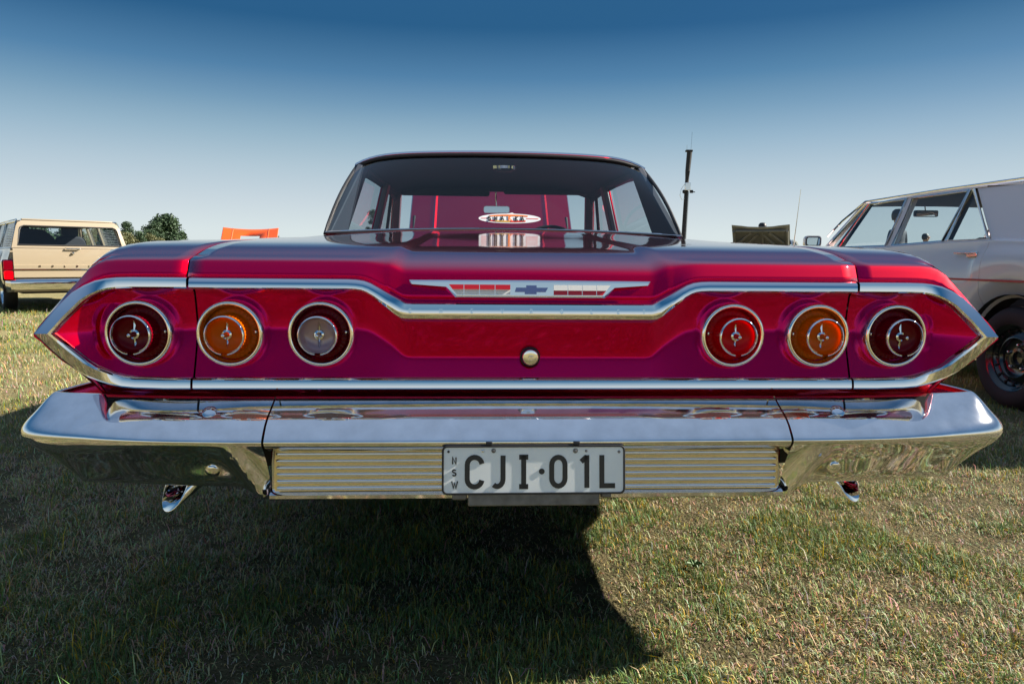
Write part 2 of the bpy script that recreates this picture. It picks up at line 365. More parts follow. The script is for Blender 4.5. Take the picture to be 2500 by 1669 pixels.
grass('grass', 'short dry green and straw grass covering the field', [
    (-2.0, 2.9, -.55, 1.7, 44000, .0125, .0021), (-2.6, 3.4, -.75, 2.6, 12500, .021, .0022),
    (-6, -2.6, .5, 6.0, 3000, .030, .0040), (-2.6, 4.2, 2.6, 5.0, 2200, .030, .004),
    (-9, -2.6, 6.0, 12.0, 1100, .035, .007), (3.4, 5.2, -.7, 2.6, 2500, .030, .004),
    (-3, 3.5, -3.6, -.75, 2600, .028, .004)])

# ------------------------------------------------------------------ trees
M['bark'] = mat('bark', (.09, .065, .045), .9, bump=(9, .6, .03))
def leaf_mat(name, c1, c2):
    m = bpy.data.materials.new(name); m.use_nodes = True; nt = m.node_tree; b = nt.nodes['Principled BSDF']
    at = nt.nodes.new('ShaderNodeAttribute'); at.attribute_name = 'tint'
    mx = nt.nodes.new('ShaderNodeMix'); mx.data_type = 'RGBA'; mx.inputs[6].default_value = (*c1, 1); mx.inputs[7].default_value = (*c2, 1)
    nt.links.new(at.outputs['Fac'], mx.inputs[0]); nt.links.new(mx.outputs[2], b.inputs['Base Color']); b.inputs['Roughness'].default_value = .6
    return m
M['leaf_dark'] = leaf_mat('dark_foliage', (.022, .050, .024), (.060, .105, .045))
M['leaf_olive'] = leaf_mat('olive_foliage', (.075, .090, .030), (.16, .15, .060))
def tree(loc, h, wdt, leaf, label, clumps=26, per=170, seed=1, conic=0.3, low=.12):
    rg = np.random.default_rng(seed); root = empty('tree', loc)
    tag(root, label, 'tree', 'trees along the far side of the field')
    parts = [tubev([(0, 0, -.1), (.1, 0, h * .3), (-.05, .05, h * .62), (0, 0, h * .9)], [h * .035, h * .026, h * .016, h * .004], 8)]
    cl = []
    for k in range(clumps):
        t = low + (1 - low) * (k + .5) / clumps; t = min(.97, t + rg.uniform(-.05, .05))
        rad = wdt * .5 * (math.sin(math.pi * min(1, t * .80 + .16)) ** .7) * (1 - conic * t)
        a = rg.uniform(0, 6.28); r = rad * rg.uniform(.25, .85)
        c = np.array([math.cos(a) * r, math.sin(a) * r, h * t * .97]); cl.append((c, wdt * rg.uniform(.11, .19)))
        z0 = h * max(.1, t - .22)
        parts.append(tubev([(0, 0, z0), tuple(c * np.array([.5, .5, 1]) - np.array([0, 0, h * .06])), tuple(c)], [h * .010, h * .006, h * .002], 5))
    mesh('trunk', *join(parts), 'bark', root)
    P, T = [], []
    for c, s in cl:
        d = rg.normal(size=(per, 3)); d /= np.linalg.norm(d, axis=1)[:, None]; d *= (rg.random(per) ** .45)[:, None] * s
        d[:, 2] *= .72; P.append(c + d); T.append(np.clip(.5 + .5 * rg.normal(size=per) * .6, 0, 1))
    P = np.concatenate(P); T = np.concatenate(T); n = len(P)
    a = rg.normal(size=(n, 3)); a /= np.linalg.norm(a, axis=1)[:, None]; b = np.cross(a, rg.normal(size=(n, 3))); b /= np.linalg.norm(b, axis=1)[:, None]
    sz = (wdt * .0135 * rg.uniform(.7, 1.5, n))[:, None]
    V = np.stack([P - a * sz * 1.4, P + b * sz * .8, P + a * sz * 1.4, P - b * sz * .8], 1).astype(np.float32)
    me = bpy.data.meshes.new('crown'); me.vertices.add(n * 4); me.vertices.foreach_set('co', V.ravel())
    me.loops.add(n * 4); me.loops.foreach_set('vertex_index', np.arange(n * 4, dtype=np.int32))
    me.polygons.add(n); me.polygons.foreach_set('loop_start', np.arange(n, dtype=np.int32) * 4); me.update(calc_edges=True)
    at = me.color_attributes.new('tint', 'FLOAT_COLOR', 'POINT')
    at.data.foreach_set('color', np.repeat(np.stack([T, T, T, np.ones(n)], 1).astype(np.float32), 4, axis=0).ravel())
    new_obj('crown', me, leaf, root); return root
def bearing(px, dist):   # plan position at a bearing given in photo columns (2349 wide)
    return (CAM.x + (px - 1090) / 1650 * dist, CAM.y + dist)
TREES = [  # column, distance, height, width, leaf, seed, conic, label
    (285, 92, 4.9, 3.6, 'leaf_dark', 3, .45, 'narrow dark tree beside the roof edge of the cream wagon'),
    (318, 95, 5.2, 3.4, 'leaf_dark', 4, .55, 'pointed dark tree just left of the gap in the treeline'),
    (258, 104, 4.6, 5.0, 'leaf_dark', 5, .3, 'dark tree half hidden by the wagon roof'),
    (345, 78, 3.5, 2.9, 'leaf_dark', 6, .2, 'small round dark tree in the dip of the treeline'),
    (404, 90, 5.7, 6.8, 'leaf_dark', 7, .35, 'largest dark spreading tree of the treeline'),
    (376, 88, 4.8, 4.2, 'leaf_dark', 8, .25, 'dark tree on the left shoulder of the largest tree'),
    (437, 94, 4.0, 3.6, 'leaf_dark', 9, .3, 'lower dark tree on the right shoulder of the largest tree'),
    (310, 66, 2.9, 3.4, 'leaf_olive', 10, .1, 'olive bush in front of the pointed dark tree'),
    (375, 66, 2.8, 2.7, 'leaf_olive', 11, .1, 'round yellowish bush in front of the largest tree'),
    (640, 88, 3.9, 2.2, 'leaf_olive', 12, .1, 'small rounded olive tree right of the orange bonnet'),
    (862, 70, 5.6, 2.6, 'leaf_dark', 13, .1, 'sparse umbrella shaped tree seen through the red car side window'),
    (120, 60, 3.1, 5.6, 'leaf_dark', 14, .2, 'dark tree seen through the cream wagon rear window'),
    (190, 64, 3.0, 5.0, 'leaf_dark', 15, .2, 'dark tree seen through the wagon side window blinds'),
    (40, 62, 3.1, 5.4, 'leaf_dark', 16, .2, 'dark tree hidden behind the left end of the wagon')]
for px, d, h, w, lf, sd, cn, lb in TREES:
    x, y = bearing(px, d); tree((x, y, 0), h, w, lf, lb, seed=sd, conic=cn, clumps=44 if w > 3 else 24, per=260)

# ------------------------------------------------------------------ the red car (tail at y = 0, nose towards +y)
red = empty('classic_car', (0, 0, 0))
tag(red, 'candy red classic sedan seen from behind with six round tail lights and raised bonnet', 'car')
ZTY = [0, .03, .06, .12, .2, .3, .5, .78, 1.0, 1.4, 2.0, 3.6, 4.6, 5.25]; ZTZ = [.882, .887, .895, .910, .921, .929, .937, .945, .953, .970, .990, 1.0, .965, .90]
def ztop(y): return interp(y, ZTY, ZTZ)
TRX = [0, .258, .266, .272, .330, .345, .358, .372, .390, .703]; TRZ = [.781, .781, .782, .785, .824, .8315, .8345, .8357, .836, .836]
def tz(x): return interp(abs(x), TRX, TRZ)
def ytrim(x): return -.060 * sstep(.865, .985, abs(x))   # the fin ends stand further back than the panel
VW = [(0, 0), (.005, .23), (.010, .46), (.0145, .67), (.0160, .72), (.0185, .765), (.023, .81), (.030, .86), (.040, .915), (.050, .96), (.06, 1.0)]
def deck_dip(x, y):
    e = sstep(.300, .262, abs(x)); return .010 * e * (1 - .75 * sstep(.25, 1.3, y)) * sstep(-.02, .02, y + .02)
def deck_z(x, y):
    return ztop(y) + .040 * (1 - (x / .85) ** 2) * sstep(.1, 1.4, y) ** 1.3 - deck_dip(x, y)
xl = sorted(set([round(s * v, 4) for s in (-1, 1) for v in list(np.linspace(0, .25, 8)) + list(np.linspace(.255, .40, 24)) + list(np.linspace(.42, .7085, 10))]))
rows = []
for y, w in VW: rows.append([(x, ytrim(x) + y, lerp(tz(x) + .013 - (.0 if abs(x) > .3 else -.004), deck_z(x, .06), w)) for x in xl])
for y in (.08, .11, .15, .2, .28, .38, .5, .65, .82, 1.0, 1.18, 1.34): rows.append([(x * lerp(1, .965, sstep(.05, 1.3, y)), ytrim(x) + y, deck_z(x, y)) for x in xl])
mesh('boot_lid', *loft(rows), 'candy', red, sharp=60, solid=.006)
# deck panel between lid and rear glass
rows = [[(x * .985, y - .065 * (x / .7) ** 2 * (1 if y > 1.36 else 0), deck_z(x, y) - .001) for x in xl] for y in (1.346, 1.37, 1.40, 1.44)]
mesh('deck_panel', *loft(rows), 'candy', red, sharp=60)
# quarter panels, doors and front wings share one cross-section
def section(y, zb):
    zt = ztop(y); k = sstep(4.4, 5.3, y) * .06
    t = zt - .917
    xs = interp(y, [0, .06, .15, .3, .6], [.900, .912, .932, .946, .950]); A, B = Vector((xs + .006, zt - .024)), Vector((1.004, .748))
    pts = [(.7125, zt), (.745, zt - .0002), (.78, zt - .0004), (.815, zt - .0008), (xs - .050, zt - .0015), (xs - .025, zt - .004), (xs - .008, zt - .011), (xs + .006, zt - .024)]
    pts += [tuple(A.lerp(B, f)) for f in (.22, .45, .68, .87)]
    pts += [(1.004, .748), (1.012, .737), (1.006, .727), (.99, .706), (.966, .678), (.942, .648), (.924, .618)]
    for q in (.15, .35, .6, .85, 1.0): pts.append((lerp(.917, .895, q), lerp(.602, zb, q)))
    pts = [(x if (i < 8 or x < .9) else .9 + (x - .9) * lerp(.86, 1, sstep(.05, .5, y)), z) for i, (x, z) in enumerate(pts)]
    return [(x - k, z) for x, z in pts]
T0 = [(.7125, .849), (.745, .849), (.78, .849), (.815, .849), (.840, .8485), (.858, .8480), (.874, .8465), (.890, .8425),
      (.912, .831), (.936, .811), (.958, .789), (.980, .767), (.996, .750), (1.006, .737), (.998, .725), (.978, .704), (.956, .680), (.935, .657), (.912, .637)]
T0 = [(x if x < .9 else .9 + (x - .9) * .82, z) for x, z in T0]
def side_piece(name, y0, y1, arch, parent, sgn, rear=False, m='candy', inner=.715):
    ys = list(np.arange(y0, y1, .05)) + [y1]
    if arch: ys = sorted(set([round(v, 4) for v in ys] + [round(arch[0] + arch[1] * math.cos(a), 4) for a in np.linspace(0, math.pi, 25)])); ys = [v for v in ys if y0 <= v <= y1]
    rows = []
    if rear:
        s1 = section(.06, .50)
        for y, w in VW[:-1]:
            rows.append([(sgn * lerp(a[0], b[0], w), ytrim(a[0]) * sstep(.62, .68, a[1]) + y + .03 * sstep(.635, .60, a[1]), lerp(a[1], b[1], w)) for a, b in zip(T0 + [(lerp(.905, .893, q), lerp(.615, .50, q)) for q in (.15, .35, .6, .85, 1.0)], s1)])
        ys = [v for v in ys if v > .06]; ys = [.06, .08] + [v for v in ys if v > .09]
    for y in ys:
        zb = lerp(.50, .36, sstep(.5, 1.0, y))
        if arch and abs(y - arch[0]) < arch[1]: zb = max(zb, arch[2] + math.sqrt(arch[1] ** 2 - (y - arch[0]) ** 2))
        zb = min(zb, .6)
        tight = lerp(1, .965, sstep(.05, 1.3, y)) if rear else .965
        yk = (1 - sstep(.03, .35, y)) if rear else 0
        rows.append([(sgn * (x if i > 2 else lerp(x * tight + .002 * (tight < 1), x, i / 3)), y + ytrim(x) * yk * sstep(.62, .68, z), z) for i, (x, z) in enumerate(section(y, zb))])
    return mesh(name, *loft(rows), m, parent, sharp=50, solid=.006)
for s in (-1, 1):
    q = side_piece('quarter_panel', 0, 1.98, (1.42, .36, .33), red, s, rear=True)
    d = side_piece('rear_door', 1.984, 2.78, None, red, s); d2 = side_piece('front_door', 2.784, 3.66, None, red, s)
    w = side_piece('front_wing', 3.664, 5.25, (4.43, .36, .33), red, s)
    for y, pr in ((2.10, d), (2.92, d2)): mesh('handle', *join([tubev([(s * .955, y, .86), (s * .985, y + .02, .86), (s * .985, y + .14, .86), (s * .955, y + .16, .86)], .008, 8)]), 'chrome', pr)

# tail panel (inside the moulding)
def y0p(x): return lerp(.022, .034, sstep(.24, .36, abs(x)))
def panel_y(x, z, zt, zb):
    y0 = y0p(x); zk = zt - .090 if abs(x) < .72 else .735
    if zk < zb + .012: zk = zb + .012
    if z >= zk: y = y0 - .012 * min(1, (z - zk) / max(.02, zt - zk)) ** 1.6 - .008 * sstep(zt - .015, zt + .004, z)
    else: y = lerp(y0, .0005, ((zk - z) / (zk - zb)) ** 1.15)
    if abs(x) > .86: t = min(1, (abs(x) - .86) / .115); y = lerp(y, ytrim(.97) - .002, t * .7 + .3 * t * t * (3 - 2 * t))
    return y
def panel_pt(x, t):
    if abs(x) < .705: zt, zb = tz(x) - .006 - .007 * sstep(.30, .265, abs(x)), .634
    else: e = max(0, abs(x) - .875); zt, zb = .828 - e * .80, .636 + e * .83
    z = lerp(zt, zb, t); return (x, panel_y(x, z, zt, zb), z)
def panel(name, xs, m, n=30):
    rows = [[panel_pt(x, k / n) for x in xs] for k in range(n + 1)]
    return mesh(name, *loft(rows), m, red, sharp=75)
panel('tail_panel', sorted(set([round(s * v, 4) for s in (-1, 1) for v in list(np.linspace(0, .24, 9)) + list(np.linspace(.25, .42, 26)) + list(np.linspace(.44, .703, 12))])), 'candy')
for s in (-1, 1): panel('tail_corner_panel', [s * v for v in list(np.linspace(.707, .875, 14)) + list(np.linspace(.885, .989, 10))], 'candy')
# valance under the tail, dark backing behind the seams
rows = [[(x, y, z) for x in np.linspace(-.90, .90, 31)] for y, z in ((.012, .622), (.022, .612), (.03, .60), (.04, .57), (.06, .50))]
mesh('valance', *loft(rows), 'candy', red)
for s in (-1, 1): mesh('seam_backing', *join([boxv((s * .7055, .075, .735), (.03, .01, .22))] + [boxv((s * .70, .70, .88), (.05, 1.2, .02))]), 'dark', red)
box('floor_pan', (0, 2.65, .42), (1.60, 4.7, .12), 'dark', red)
box('boot_floor', (0, .55, .52), (1.70, .90, .10), 'dark', red)

# chrome mouldings
PROF_TOP = [(-1, .006), (-1, -.004), (-.86, -.0105), (-.62, -.0140), (-.1, -.0136), (.45, -.0122), (.78, -.0095), (.95, -.0050), (1, .006)]
def sym(c): return [(a, b + c * a * .0034) for a, b in ((-1, .006), (-1, -.0040), (-.86, -.0105), (-.62, -.0135), (0, -.0140), (.62, -.0135), (.86, -.0105), (1, -.0040), (1, .006))]
PROF_MID = [(-1, .006), (-1, -.006), (-.84, -.0120), (-.46, -.0165), (-.36, -.0168), (.2, -.0152), (.78, -.0138), (.96, -.0080), (1, .006)]
def moulding(name, pts, hw, prof, cap=True):
    P = [Vector(p) for p in pts]; n = len(P); rows = []
    for i in range(n):
        d1 = (P[i] - P[i - 1]).normalized() if i else (P[1] - P[0]).normalized()
        d2 = (P[i + 1] - P[i]).normalized() if i < n - 1 else d1
        n1 = Vector((-d1.y, d1.x)); n2 = Vector((-d2.y, d2.x)); m = (n1 + n2).normalized(); k = 1 / max(.4, m.dot(n1))
        h = hw[i] if isinstance(hw, list) else hw; pr = prof(P[i].y if prof.__name__ == 'corner_prof' else P[i].x) if callable(prof) else prof
        rows.append([(P[i].x + m.x * a * h * k, ytrim(P[i].x) + b, P[i].y + m.y * a * h * k) for a, b in pr])
    return mesh(name, *loft(rows, cap=cap), 'chrome', red, sharp=28)
half = [(.258, .781), (.266, .782), (.274, .7865), (.300, .804), (.325, .821), (.338, .8285), (.350, .833), (.364, .8352), (.382, .836), (.50, .836), (.60, .836), (.7025, .836)]
upper = [(-x, z) for x, z in half[::-1]] + [(x, .781) for x in np.linspace(-.24, .24, 13)] + half
def mid_prof(x):
    t = sstep(.34, .27, abs(x)); return [(lerp(a[0], b[0], t), lerp(a[1], b[1], t)) for a, b in zip(PROF_TOP, PROF_MID)]
moulding('upper_moulding', upper, [lerp(.0125, .0185, sstep(.33, .265, abs(x))) for x, z in upper], mid_prof)
moulding('lower_moulding', [(x, .627) for x in np.linspace(.7025, -.7025, 15)], .0125, sym(-.60))
endp = [(.7075, .836), (.76, .836), (.82, .836), (.848, .8353), (.866, .8335), (.884, .829), (.900, .8205), (.916, .8075), (.940, .7765), (.968, .737),
        (.940, .6990), (.915, .6665), (.900, .6535), (.884, .6440), (.866, .6365), (.845, .6315), (.82, .6288), (.76, .627), (.7075, .627)]
ehw = [.0125] * 4 + [.0130, .0136, .0142, .0148, .015, .015, .015, .0148, .0142, .0138, .0134, .013] + [.0125] * 3
def corner_prof(i): return sym(lerp(.30, -.60, sstep(.80, .64, i)))
moulding('corner_moulding', endp, ehw, corner_prof)
moulding('corner_moulding', [(-x, z) for x, z in endp[::-1]], ehw[::-1], corner_prof)
# raised maker's letters on the moulding
for ch, cx in zip('CHEVROLET', (-.250, -.186, -.121, -.058, .003, .067, .131, .188, .242)):
    def fn(u, v, d, cx=cx): return (cx - .0045 + u, -.0160 + .12 * v - d, .7775 + v)
    mesh('moulding_letter', *stroke_mesh(glyph(ch, 0, 0, .0095, .0095), .0021, fn, .0016), 'bright_chrome', red, smooth=False)

# tail lights
def tail_light(x, z, inner, outer, label, side):
    yp = panel_pt(x, .5)[1] - .001; c = (x, yp, z)
    t = empty('tail_light', c); t.parent = red; t['label'] = label
    o = (0, 0, 0)
    lathe('bezel', [(.0700, .02), (.0712, -.004), (.0708, -.018), (.0690, -.0300), (.0668, -.0345), (.0630, -.0355), (.0592, -.0335), (.0570, -.0270), (.0562, -.014), (.0560, .004)], o, 'bright_chrome', t, n=64, sharp=50)
    lp = [(.0572, -.0130), (.0545, -.0165), (.0510, -.0185), (.0460, -.0185), (.0425, -.0195), (.0405, -.0230), (.0400, -.0350), (.0395, -.0500), (.0392, -.0640)]
    lrows = []
    for k in range(144):   # moulded radial flutes in the lens
        q = 2 * math.pi * k / 144; fl = .0007 * math.cos(q * 36)
        lrows.append([((r_ + (fl if j >= 5 else 0)) * math.cos(q), h_ + (fl if 1 <= j <= 4 else 0), (r_ + (fl if j >= 5 else 0)) * math.sin(q)) for j, (r_, h_) in enumerate(lp)])
    mesh('lens', *loft(lrows, close_v=True), outer, t, sharp=60)
    lathe('inner_lens', [(.0365, -.0640), (.0355, -.0560), (.0330, -.0500), (.0280, -.0470), (.0190, -.0455), (.0080, -.0450), (.0001, -.0450)], o, inner, t, n=48, sharp=50)
    # open ring of bright metal round the nose of the lens
    ring = []
    pr = [(.0360, -.0620), (.0362, -.0665), (.0380, -.0690), (.0402, -.0680), (.0410, -.0640), (.0405, -.0600)]
    mesh('trim_ring', *lathev(pr, o, 'y', 52, R(-90 + 9), R(270 - 9)), 'bright_chrome', t, sharp=60)
    # spear blade and bullet nose
    bl = [(0, -.034), (.0030, -.018), (.0042, 0), (.0030, .018), (0, .034), (-.0030, .018), (-.0042, 0), (-.0030, -.018)]
    v = [(a, -.0462, b) for a, b in bl] + [(0, -.0510, 0)]
    mesh('spear', v, [(i, (i + 1) % 8, 8) for i in range(8)], 'bright_chrome', t, smooth=False)
    lathe('bullet', [(.0105, -.0455), (.0100, -.0485), (.0062, -.0500), (.0050, -.0600), (.0046, -.0680), (.0034, -.0730), (.0001, -.0750)], o, 'bright_chrome', t, n=20)
    for sg in (-side,):
        lathe('screw', [(.0042, 0), (.0040, -.003), (.0024, -.0048), (.0001, -.0052)], (sg * .0500, -.0180, .003), 'bright_chrome', t, n=14)
    return t
for x, inner, outer, lb in ((-.815, 'lens_darkred', 'lens_darkred', 'outermost dark red left tail light'), (-.628, 'lens_amber', 'lens_amber', 'amber left tail light'),
                            (-.440, 'lens_clear', 'lens_darkred', 'inner left tail light with pale centre'), (.440, 'lens_red', 'lens_red', 'inner right tail light with red and pink centre'),
                            (.628, 'lens_amber', 'lens_amber', 'amber right tail light'), (.803, 'lens_darkred', 'lens_darkred', 'outermost dark red right tail light')):
    tail_light(x, .731, inner, outer, lb, 1 if x > 0 else -1)

# boot lock
lk = empty('boot_lock', (.002, panel_pt(.002, .84)[1], .682)); lk.parent = red
lathe('collar', [(.0215, .012), (.0215, -.002), (.0195, -.0045), (.0180, -.0035)], (0, 0, 0), 'black', lk, n=32)
lathe('button', [(.0178, .004), (.0178, -.008), (.0160, -.0115), (.0100, -.0125), (.0001, -.0120)], (0, 0, 0), 'bright_chrome', lk, n=32)
mesh('key_flap', *join([boxv((.001, -.0130, -.001), (.0085, .002, .010))]), 'satin', lk, bevel=.001)

# flag emblem
em = empty('emblem', (0, .006, 0)); em.parent = red; em['label'] = 'winged chrome emblem with red and white flags and blue bow tie'
outl = [(-.254, .8460), (0, .8470), (.254, .8460), (.252, .8400), (.180, .8335), (.158, .8105), (-.158, .8105), (-.180, .8335), (-.252, .8400)]
n = len(outl); v = [(x, .004, z) for x, z in outl] + [(x, -.014, z) for x, z in outl] + [(x * .985, -.018 + (z - .829) * .07, .829 + (z - .829) * .78) for x, z in outl]
f = [(i, (i + 1) % n, n + (i + 1) % n, n + i) for i in range(n)] + [(n + i, n + (i + 1) % n, 2 * n + (i + 1) % n, 2 * n + i) for i in range(n)] + [tuple(range(2 * n, 3 * n))]
mesh('emblem_frame', v, f, 'chrome', em, smooth=False)
def tile(x0, x1, z0, z1, m, sl=0, sr=0):   # sl / sr: slanted outer ends
    q = [(x0 + sl * (.838 - z0), z0), (x1 - sr * (.838 - z0), z0), (x1 - sr * (.838 - z1), z1), (x0 + sl * (.838 - z1), z1)]
    zc = (z0 + z1) / 2; v = [(a, -.0150, b) for a, b in q] + [(a, -.0203 + (b - zc) * .28, b) for a, b in q]
    mesh('enamel_tile', v, [(0, 1, 5, 4), (1, 2, 6, 5), (2, 3, 7, 6), (3, 0, 4, 7), (4, 5, 6, 7)], m, em, smooth=False)
for k in range(4):
    a, b = -.172 + k * .0325, -.172 + (k + 1) * .0325 - .0012
    tile(a, b, .8275, .8375, 'enamel_red', sl=.8 if k == 0 else 0); tile(a, b, .8165, .8268, 'enamel_white', sl=.8 if k == 0 else 0)
    a, b = .048 + k * .0305, .048 + (k + 1) * .0305 - .0012
    tile(a, b, .8265, .8375, 'enamel_white', sr=.8 if k == 3 else 0); tile(a, b, .8165, .8258, 'enamel_red', sr=.8 if k == 3 else 0)
bt = [(-.034, .8225), (-.013, .8225), (-.013, .8180), (.012, .8180), (.012, .8225), (.031, .8225), (.036, .8318), (.012, .8318), (.012, .8365), (-.010, .8365), (-.010, .8318), (-.031, .8318)]
v = [(a, -.0165, b) for a, b in bt] + [(a, -.0208 + (b - .829) * .07, b) for a, b in bt]; n = len(bt)
mesh('bow_tie', v, [(i, (i + 1) % n, n + (i + 1) % n, n + i) for i in range(n)] + [tuple(range(n, 2 * n))], 'enamel_blue', em, smooth=False)

# ------------------------------------------------------------------ rear bumper
TOPC = [(.116, .588), (.110, .598), (.101, .598), (.088, .590), (.072, .581), (.054, .573), (.038, .5645), (.022, .5525), (.009, .5375), (.002, .5285), (0, .523)]
TOPE = [(.074, .592), (.074, .603), (.068, .605), (.060, .599), (.050, .589), (.041, .579), (.032, .5685), (.022, .558), (.013, .549), (.005, .539), (0, .528)]
BOTC = [(.0025, .517), (.009, .5105), (.018, .506), (.028, .503), (.034, .499), (.052, .497), (.054, .455), (.052, .4125), (.034, .4105), (.029, .407), (.029, .400), (.036, .395), (.10, .395)]
BOTS = [(.0025, .517), (.010, .509), (.022, .494), (.033, .478), (.042, .463), (.050, .449), (.057, .436), (.064, .424), (.070, .415), (.078, .410), (.088, .408), (.10, .410), (.12, .415)]
BOTE = [(.0015, .518), (.010, .506), (.030, .4915), (.056, .478), (.080, .463), (.102, .448), (.122, .434), (.138, .422), (.150, .413), (.158, .408), (.166, .406), (.178, .409), (.20, .415)]
def yb(x): return -.106 + .010 * (x / .54) ** 2 * .4
rows = []
for x in np.linspace(-.5355, .5355, 61): rows.append([(x, yb(x) + i, z) for i, z in TOPC + BOTC])
mesh('bumper_center', *loft(rows), 'worn_chrome', red, sharp=46)
# ends of the centre recess
plan = [(.5405, -.1018), (.552, -.1016), (.564, -.1014), (.576, -.1012), (.588, -.101), (.60, -.1007), (.615, -.100), (.635, -.099), (.66, -.0975), (.70, -.095), (.75, -.091), (.80, -.0855), (.845, -.0795), (.885, -.0725), (.92, -.064),
        (.958, -.057), (.996, -.048), (1.030, -.036), (1.055, -.018), (1.070, .010), (1.075, .05), (1.072, .11), (1.060, .20), (1.040, .28), (1.014, .37)]
for s in (-1, 1):
    P = [Vector(p) for p in plan]; rows = []
    for i, p in enumerate(P):
        t = (P[min(i + 1, len(P) - 1)] - P[max(i - 1, 0)]).normalized(); nrm = Vector((t.y, -t.x))
        q = sstep(.72, 1.06, p.x) if p.y < .0 else 1.0
        dn = (1 - sstep(.56, .62, p.x)) * (p.y < 0)
        r = []
        for a, b in zip(TOPC + BOTS, TOPE + BOTE):
            ins, z = lerp(a[0], b[0], q), lerp(a[1], b[1], q)
            if z < .515 and p.y < 0:
                lo = (.515 - z) / .1
                z -= dn * .022 * max(0, lo) ** 2
                xr = .602 - (.515 - z) * .42
                ins -= .034 * math.exp(-((p.x - xr) / .013) ** 2) * min(1, max(0, (.515 - z) / .03)) * (1 if ins < .075 else 0)
            pt = p - Vector((nrm.x * ins, nrm.y * ins * (lerp(1, .45, q) if z < .52 else 1))); r.append((s * pt.x, pt.y, z))
        rows.append(r)
    wing = mesh('bumper_wing', *loft(rows), 'worn_chrome', red, sharp=46)
    md = wing.modifiers.new('subdivision', 'SUBSURF'); md.levels = md.render_levels = 1
    for (bx, by, bz, nx, ny, nz) in ((.660, -.043, .575, 0, -.55, .83), (.655, -.052, .452, 0, -.85, -.5)):
        nv = Vector((nx * s, ny, nz)).normalized(); v, f = lathev([(.015, -.003), (.0145, .001), (.011, .0042), (.006, .0056), (.0001, .006)], (0, 0, 0), 'z', 20)
        qt = nv.to_track_quat('Z', 'Y'); v = [qt @ Vector(p) + Vector((s * bx, by, bz)) for p in v]
        mesh('bolt', v, f, 'bright_chrome', wing)
    # ribbed insert: anodised panel with six bright half-round ribs
    x0, x1 = .165, .528
    rows = [[(s * x, -.0625 + (.002 if x == x1 else 0), z) for x in (x0, x1 - .003, x1)] for z in (.4125, .416, .494, .497)]
    ins_ = mesh('bumper_insert', *loft(rows), 'insert_alu', red, sharp=75)
    for k in range(6):
        zc = .4195 + k * .0142; rr = .0044
        ends = [(x0, 1.0), (x1 - .022, 1.0), (x1 - .012, .96), (x1 - .008, .8), (x1 - .0055, .5), (x1 - .005, .05)]
        rows = [[(s * x, -.0622 - rr * f_ * math.sin(q_) * 1.15, zc + rr * f_ * math.cos(q_)) for q_ in np.linspace(0, math.pi, 9)] for x, f_ in ends]
        mesh('insert_rib', *loft(rows), 'bright_chrome', ins_, sharp=60)

# number plate
pl = empty('number_plate', (.003, -.113, .470)); pl.parent = red; pl.rotation_euler = (R(-8), 0, 0); pl['label'] = 'white plate with black characters in a black frame'
def rrect(w, h, r, n=6):
    o = []
    for cx, cy, a in ((w / 2 - r, h / 2 - r, 0), (-w / 2 + r, h / 2 - r, 90), (-w / 2 + r, -h / 2 + r, 180), (w / 2 - r, -h / 2 + r, 270)):
        o += arc(cx, cy, r, r, a, a + 90, n)
    return o
def slab(name, outline, y0, y1, m, parent, bevel=None, off=(0, 0), smooth=False):
    n = len(outline); v = [(x + off[0], y0, z + off[1]) for x, z in outline] + [(x + off[0], y1, z + off[1]) for x, z in outline]
    return mesh(name, v, [(i, (i + 1) % n, n + (i + 1) % n, n + i) for i in range(n)] + [tuple(range(n)), tuple(range(n, 2 * n))], m, parent, smooth=smooth, bevel=bevel)
PW, PH = .362, .0905
slab('plate_sheet', rrect(PW, PH, .007), .001, -.0015, 'plate', pl)
ring = []
for a, y in ((.0000, -.0018), (.0005, -.0040), (.0030, -.0040), (.0042, -.002), (.0042, .006)):
    ring.append([(x, y, z) for x, z in rrect(PW + 2 * a, PH + 2 * a, .007 + a)])
mesh('plate_frame', *loft(ring, close_u=True), 'black', pl, sharp=40)
def pfn(u, v, d): return (u, -.0014 - d, v)
K = .0001787
def chars(txt, px, top, h, w, sx=1.0):
    out = glyph(txt, (px - 1207) * K, (362 - top) * K - h, h, w, sx)
    mesh('plate_character', *stroke_mesh(out, w, pfn, .0011), 'ink', pl, smooth=False)
for ch, px, sx in (('C', 437, .98), ('J', 715, .84), ('I', 1005, .92), ('0', 1388, .98), ('1', 1690, .98), ('L', 1950, 1.0)): chars(ch, px, 200, .0655, .0100, sx)
slab('plate_character', [(x, z) for x, z in arc(0, 0, .0058, .0058, 0, 342, 19)], -.0014, -.0025, 'ink', pl, off=((1293 - 1207) * K, (362 - 380) * K))
for ch, top in (('N', 218), ('S', 352), ('W', 484)): chars(ch, 286 if ch != 'W' else 282, top, .0135, .0027, 1.05 if ch != 'W' else 1.3)
for px, py, r_, m in ((245, 155, .0026, 'black'), (750, 145, .0046, 'steel'), (1675, 150, .0050, 'steel'), (1798, 152, .0026, 'steel'), (2172, 163, .0030, 'steel'), (628, 148, .0026, 'satin')):
    lathe('screw', [(r_, 0), (r_ * .95, -.0014), (r_ * .5, -.0022), (.0001, -.0023)], ((px - 1207) * K, -.0014, (362 - py) * K), m, pl, n=16)
for px in (700, 1690): box('clip', ((px - 1207) * K, -.001, PH / 2 + .008), (.013, .006, .007), 'black', pl, .001)
mesh('lamp_rail', *tubev([((x - 1207) * K, .010 - .004 * math.cos((x - 1207) / 1000 * 1.5), PH / 2 + (.004 if x in (190, 2240) else .0115)) for x in (190, 230, 320, 700, 1200, 1690, 2080, 2200, 2240)], .0035, 8), 'steel', pl)
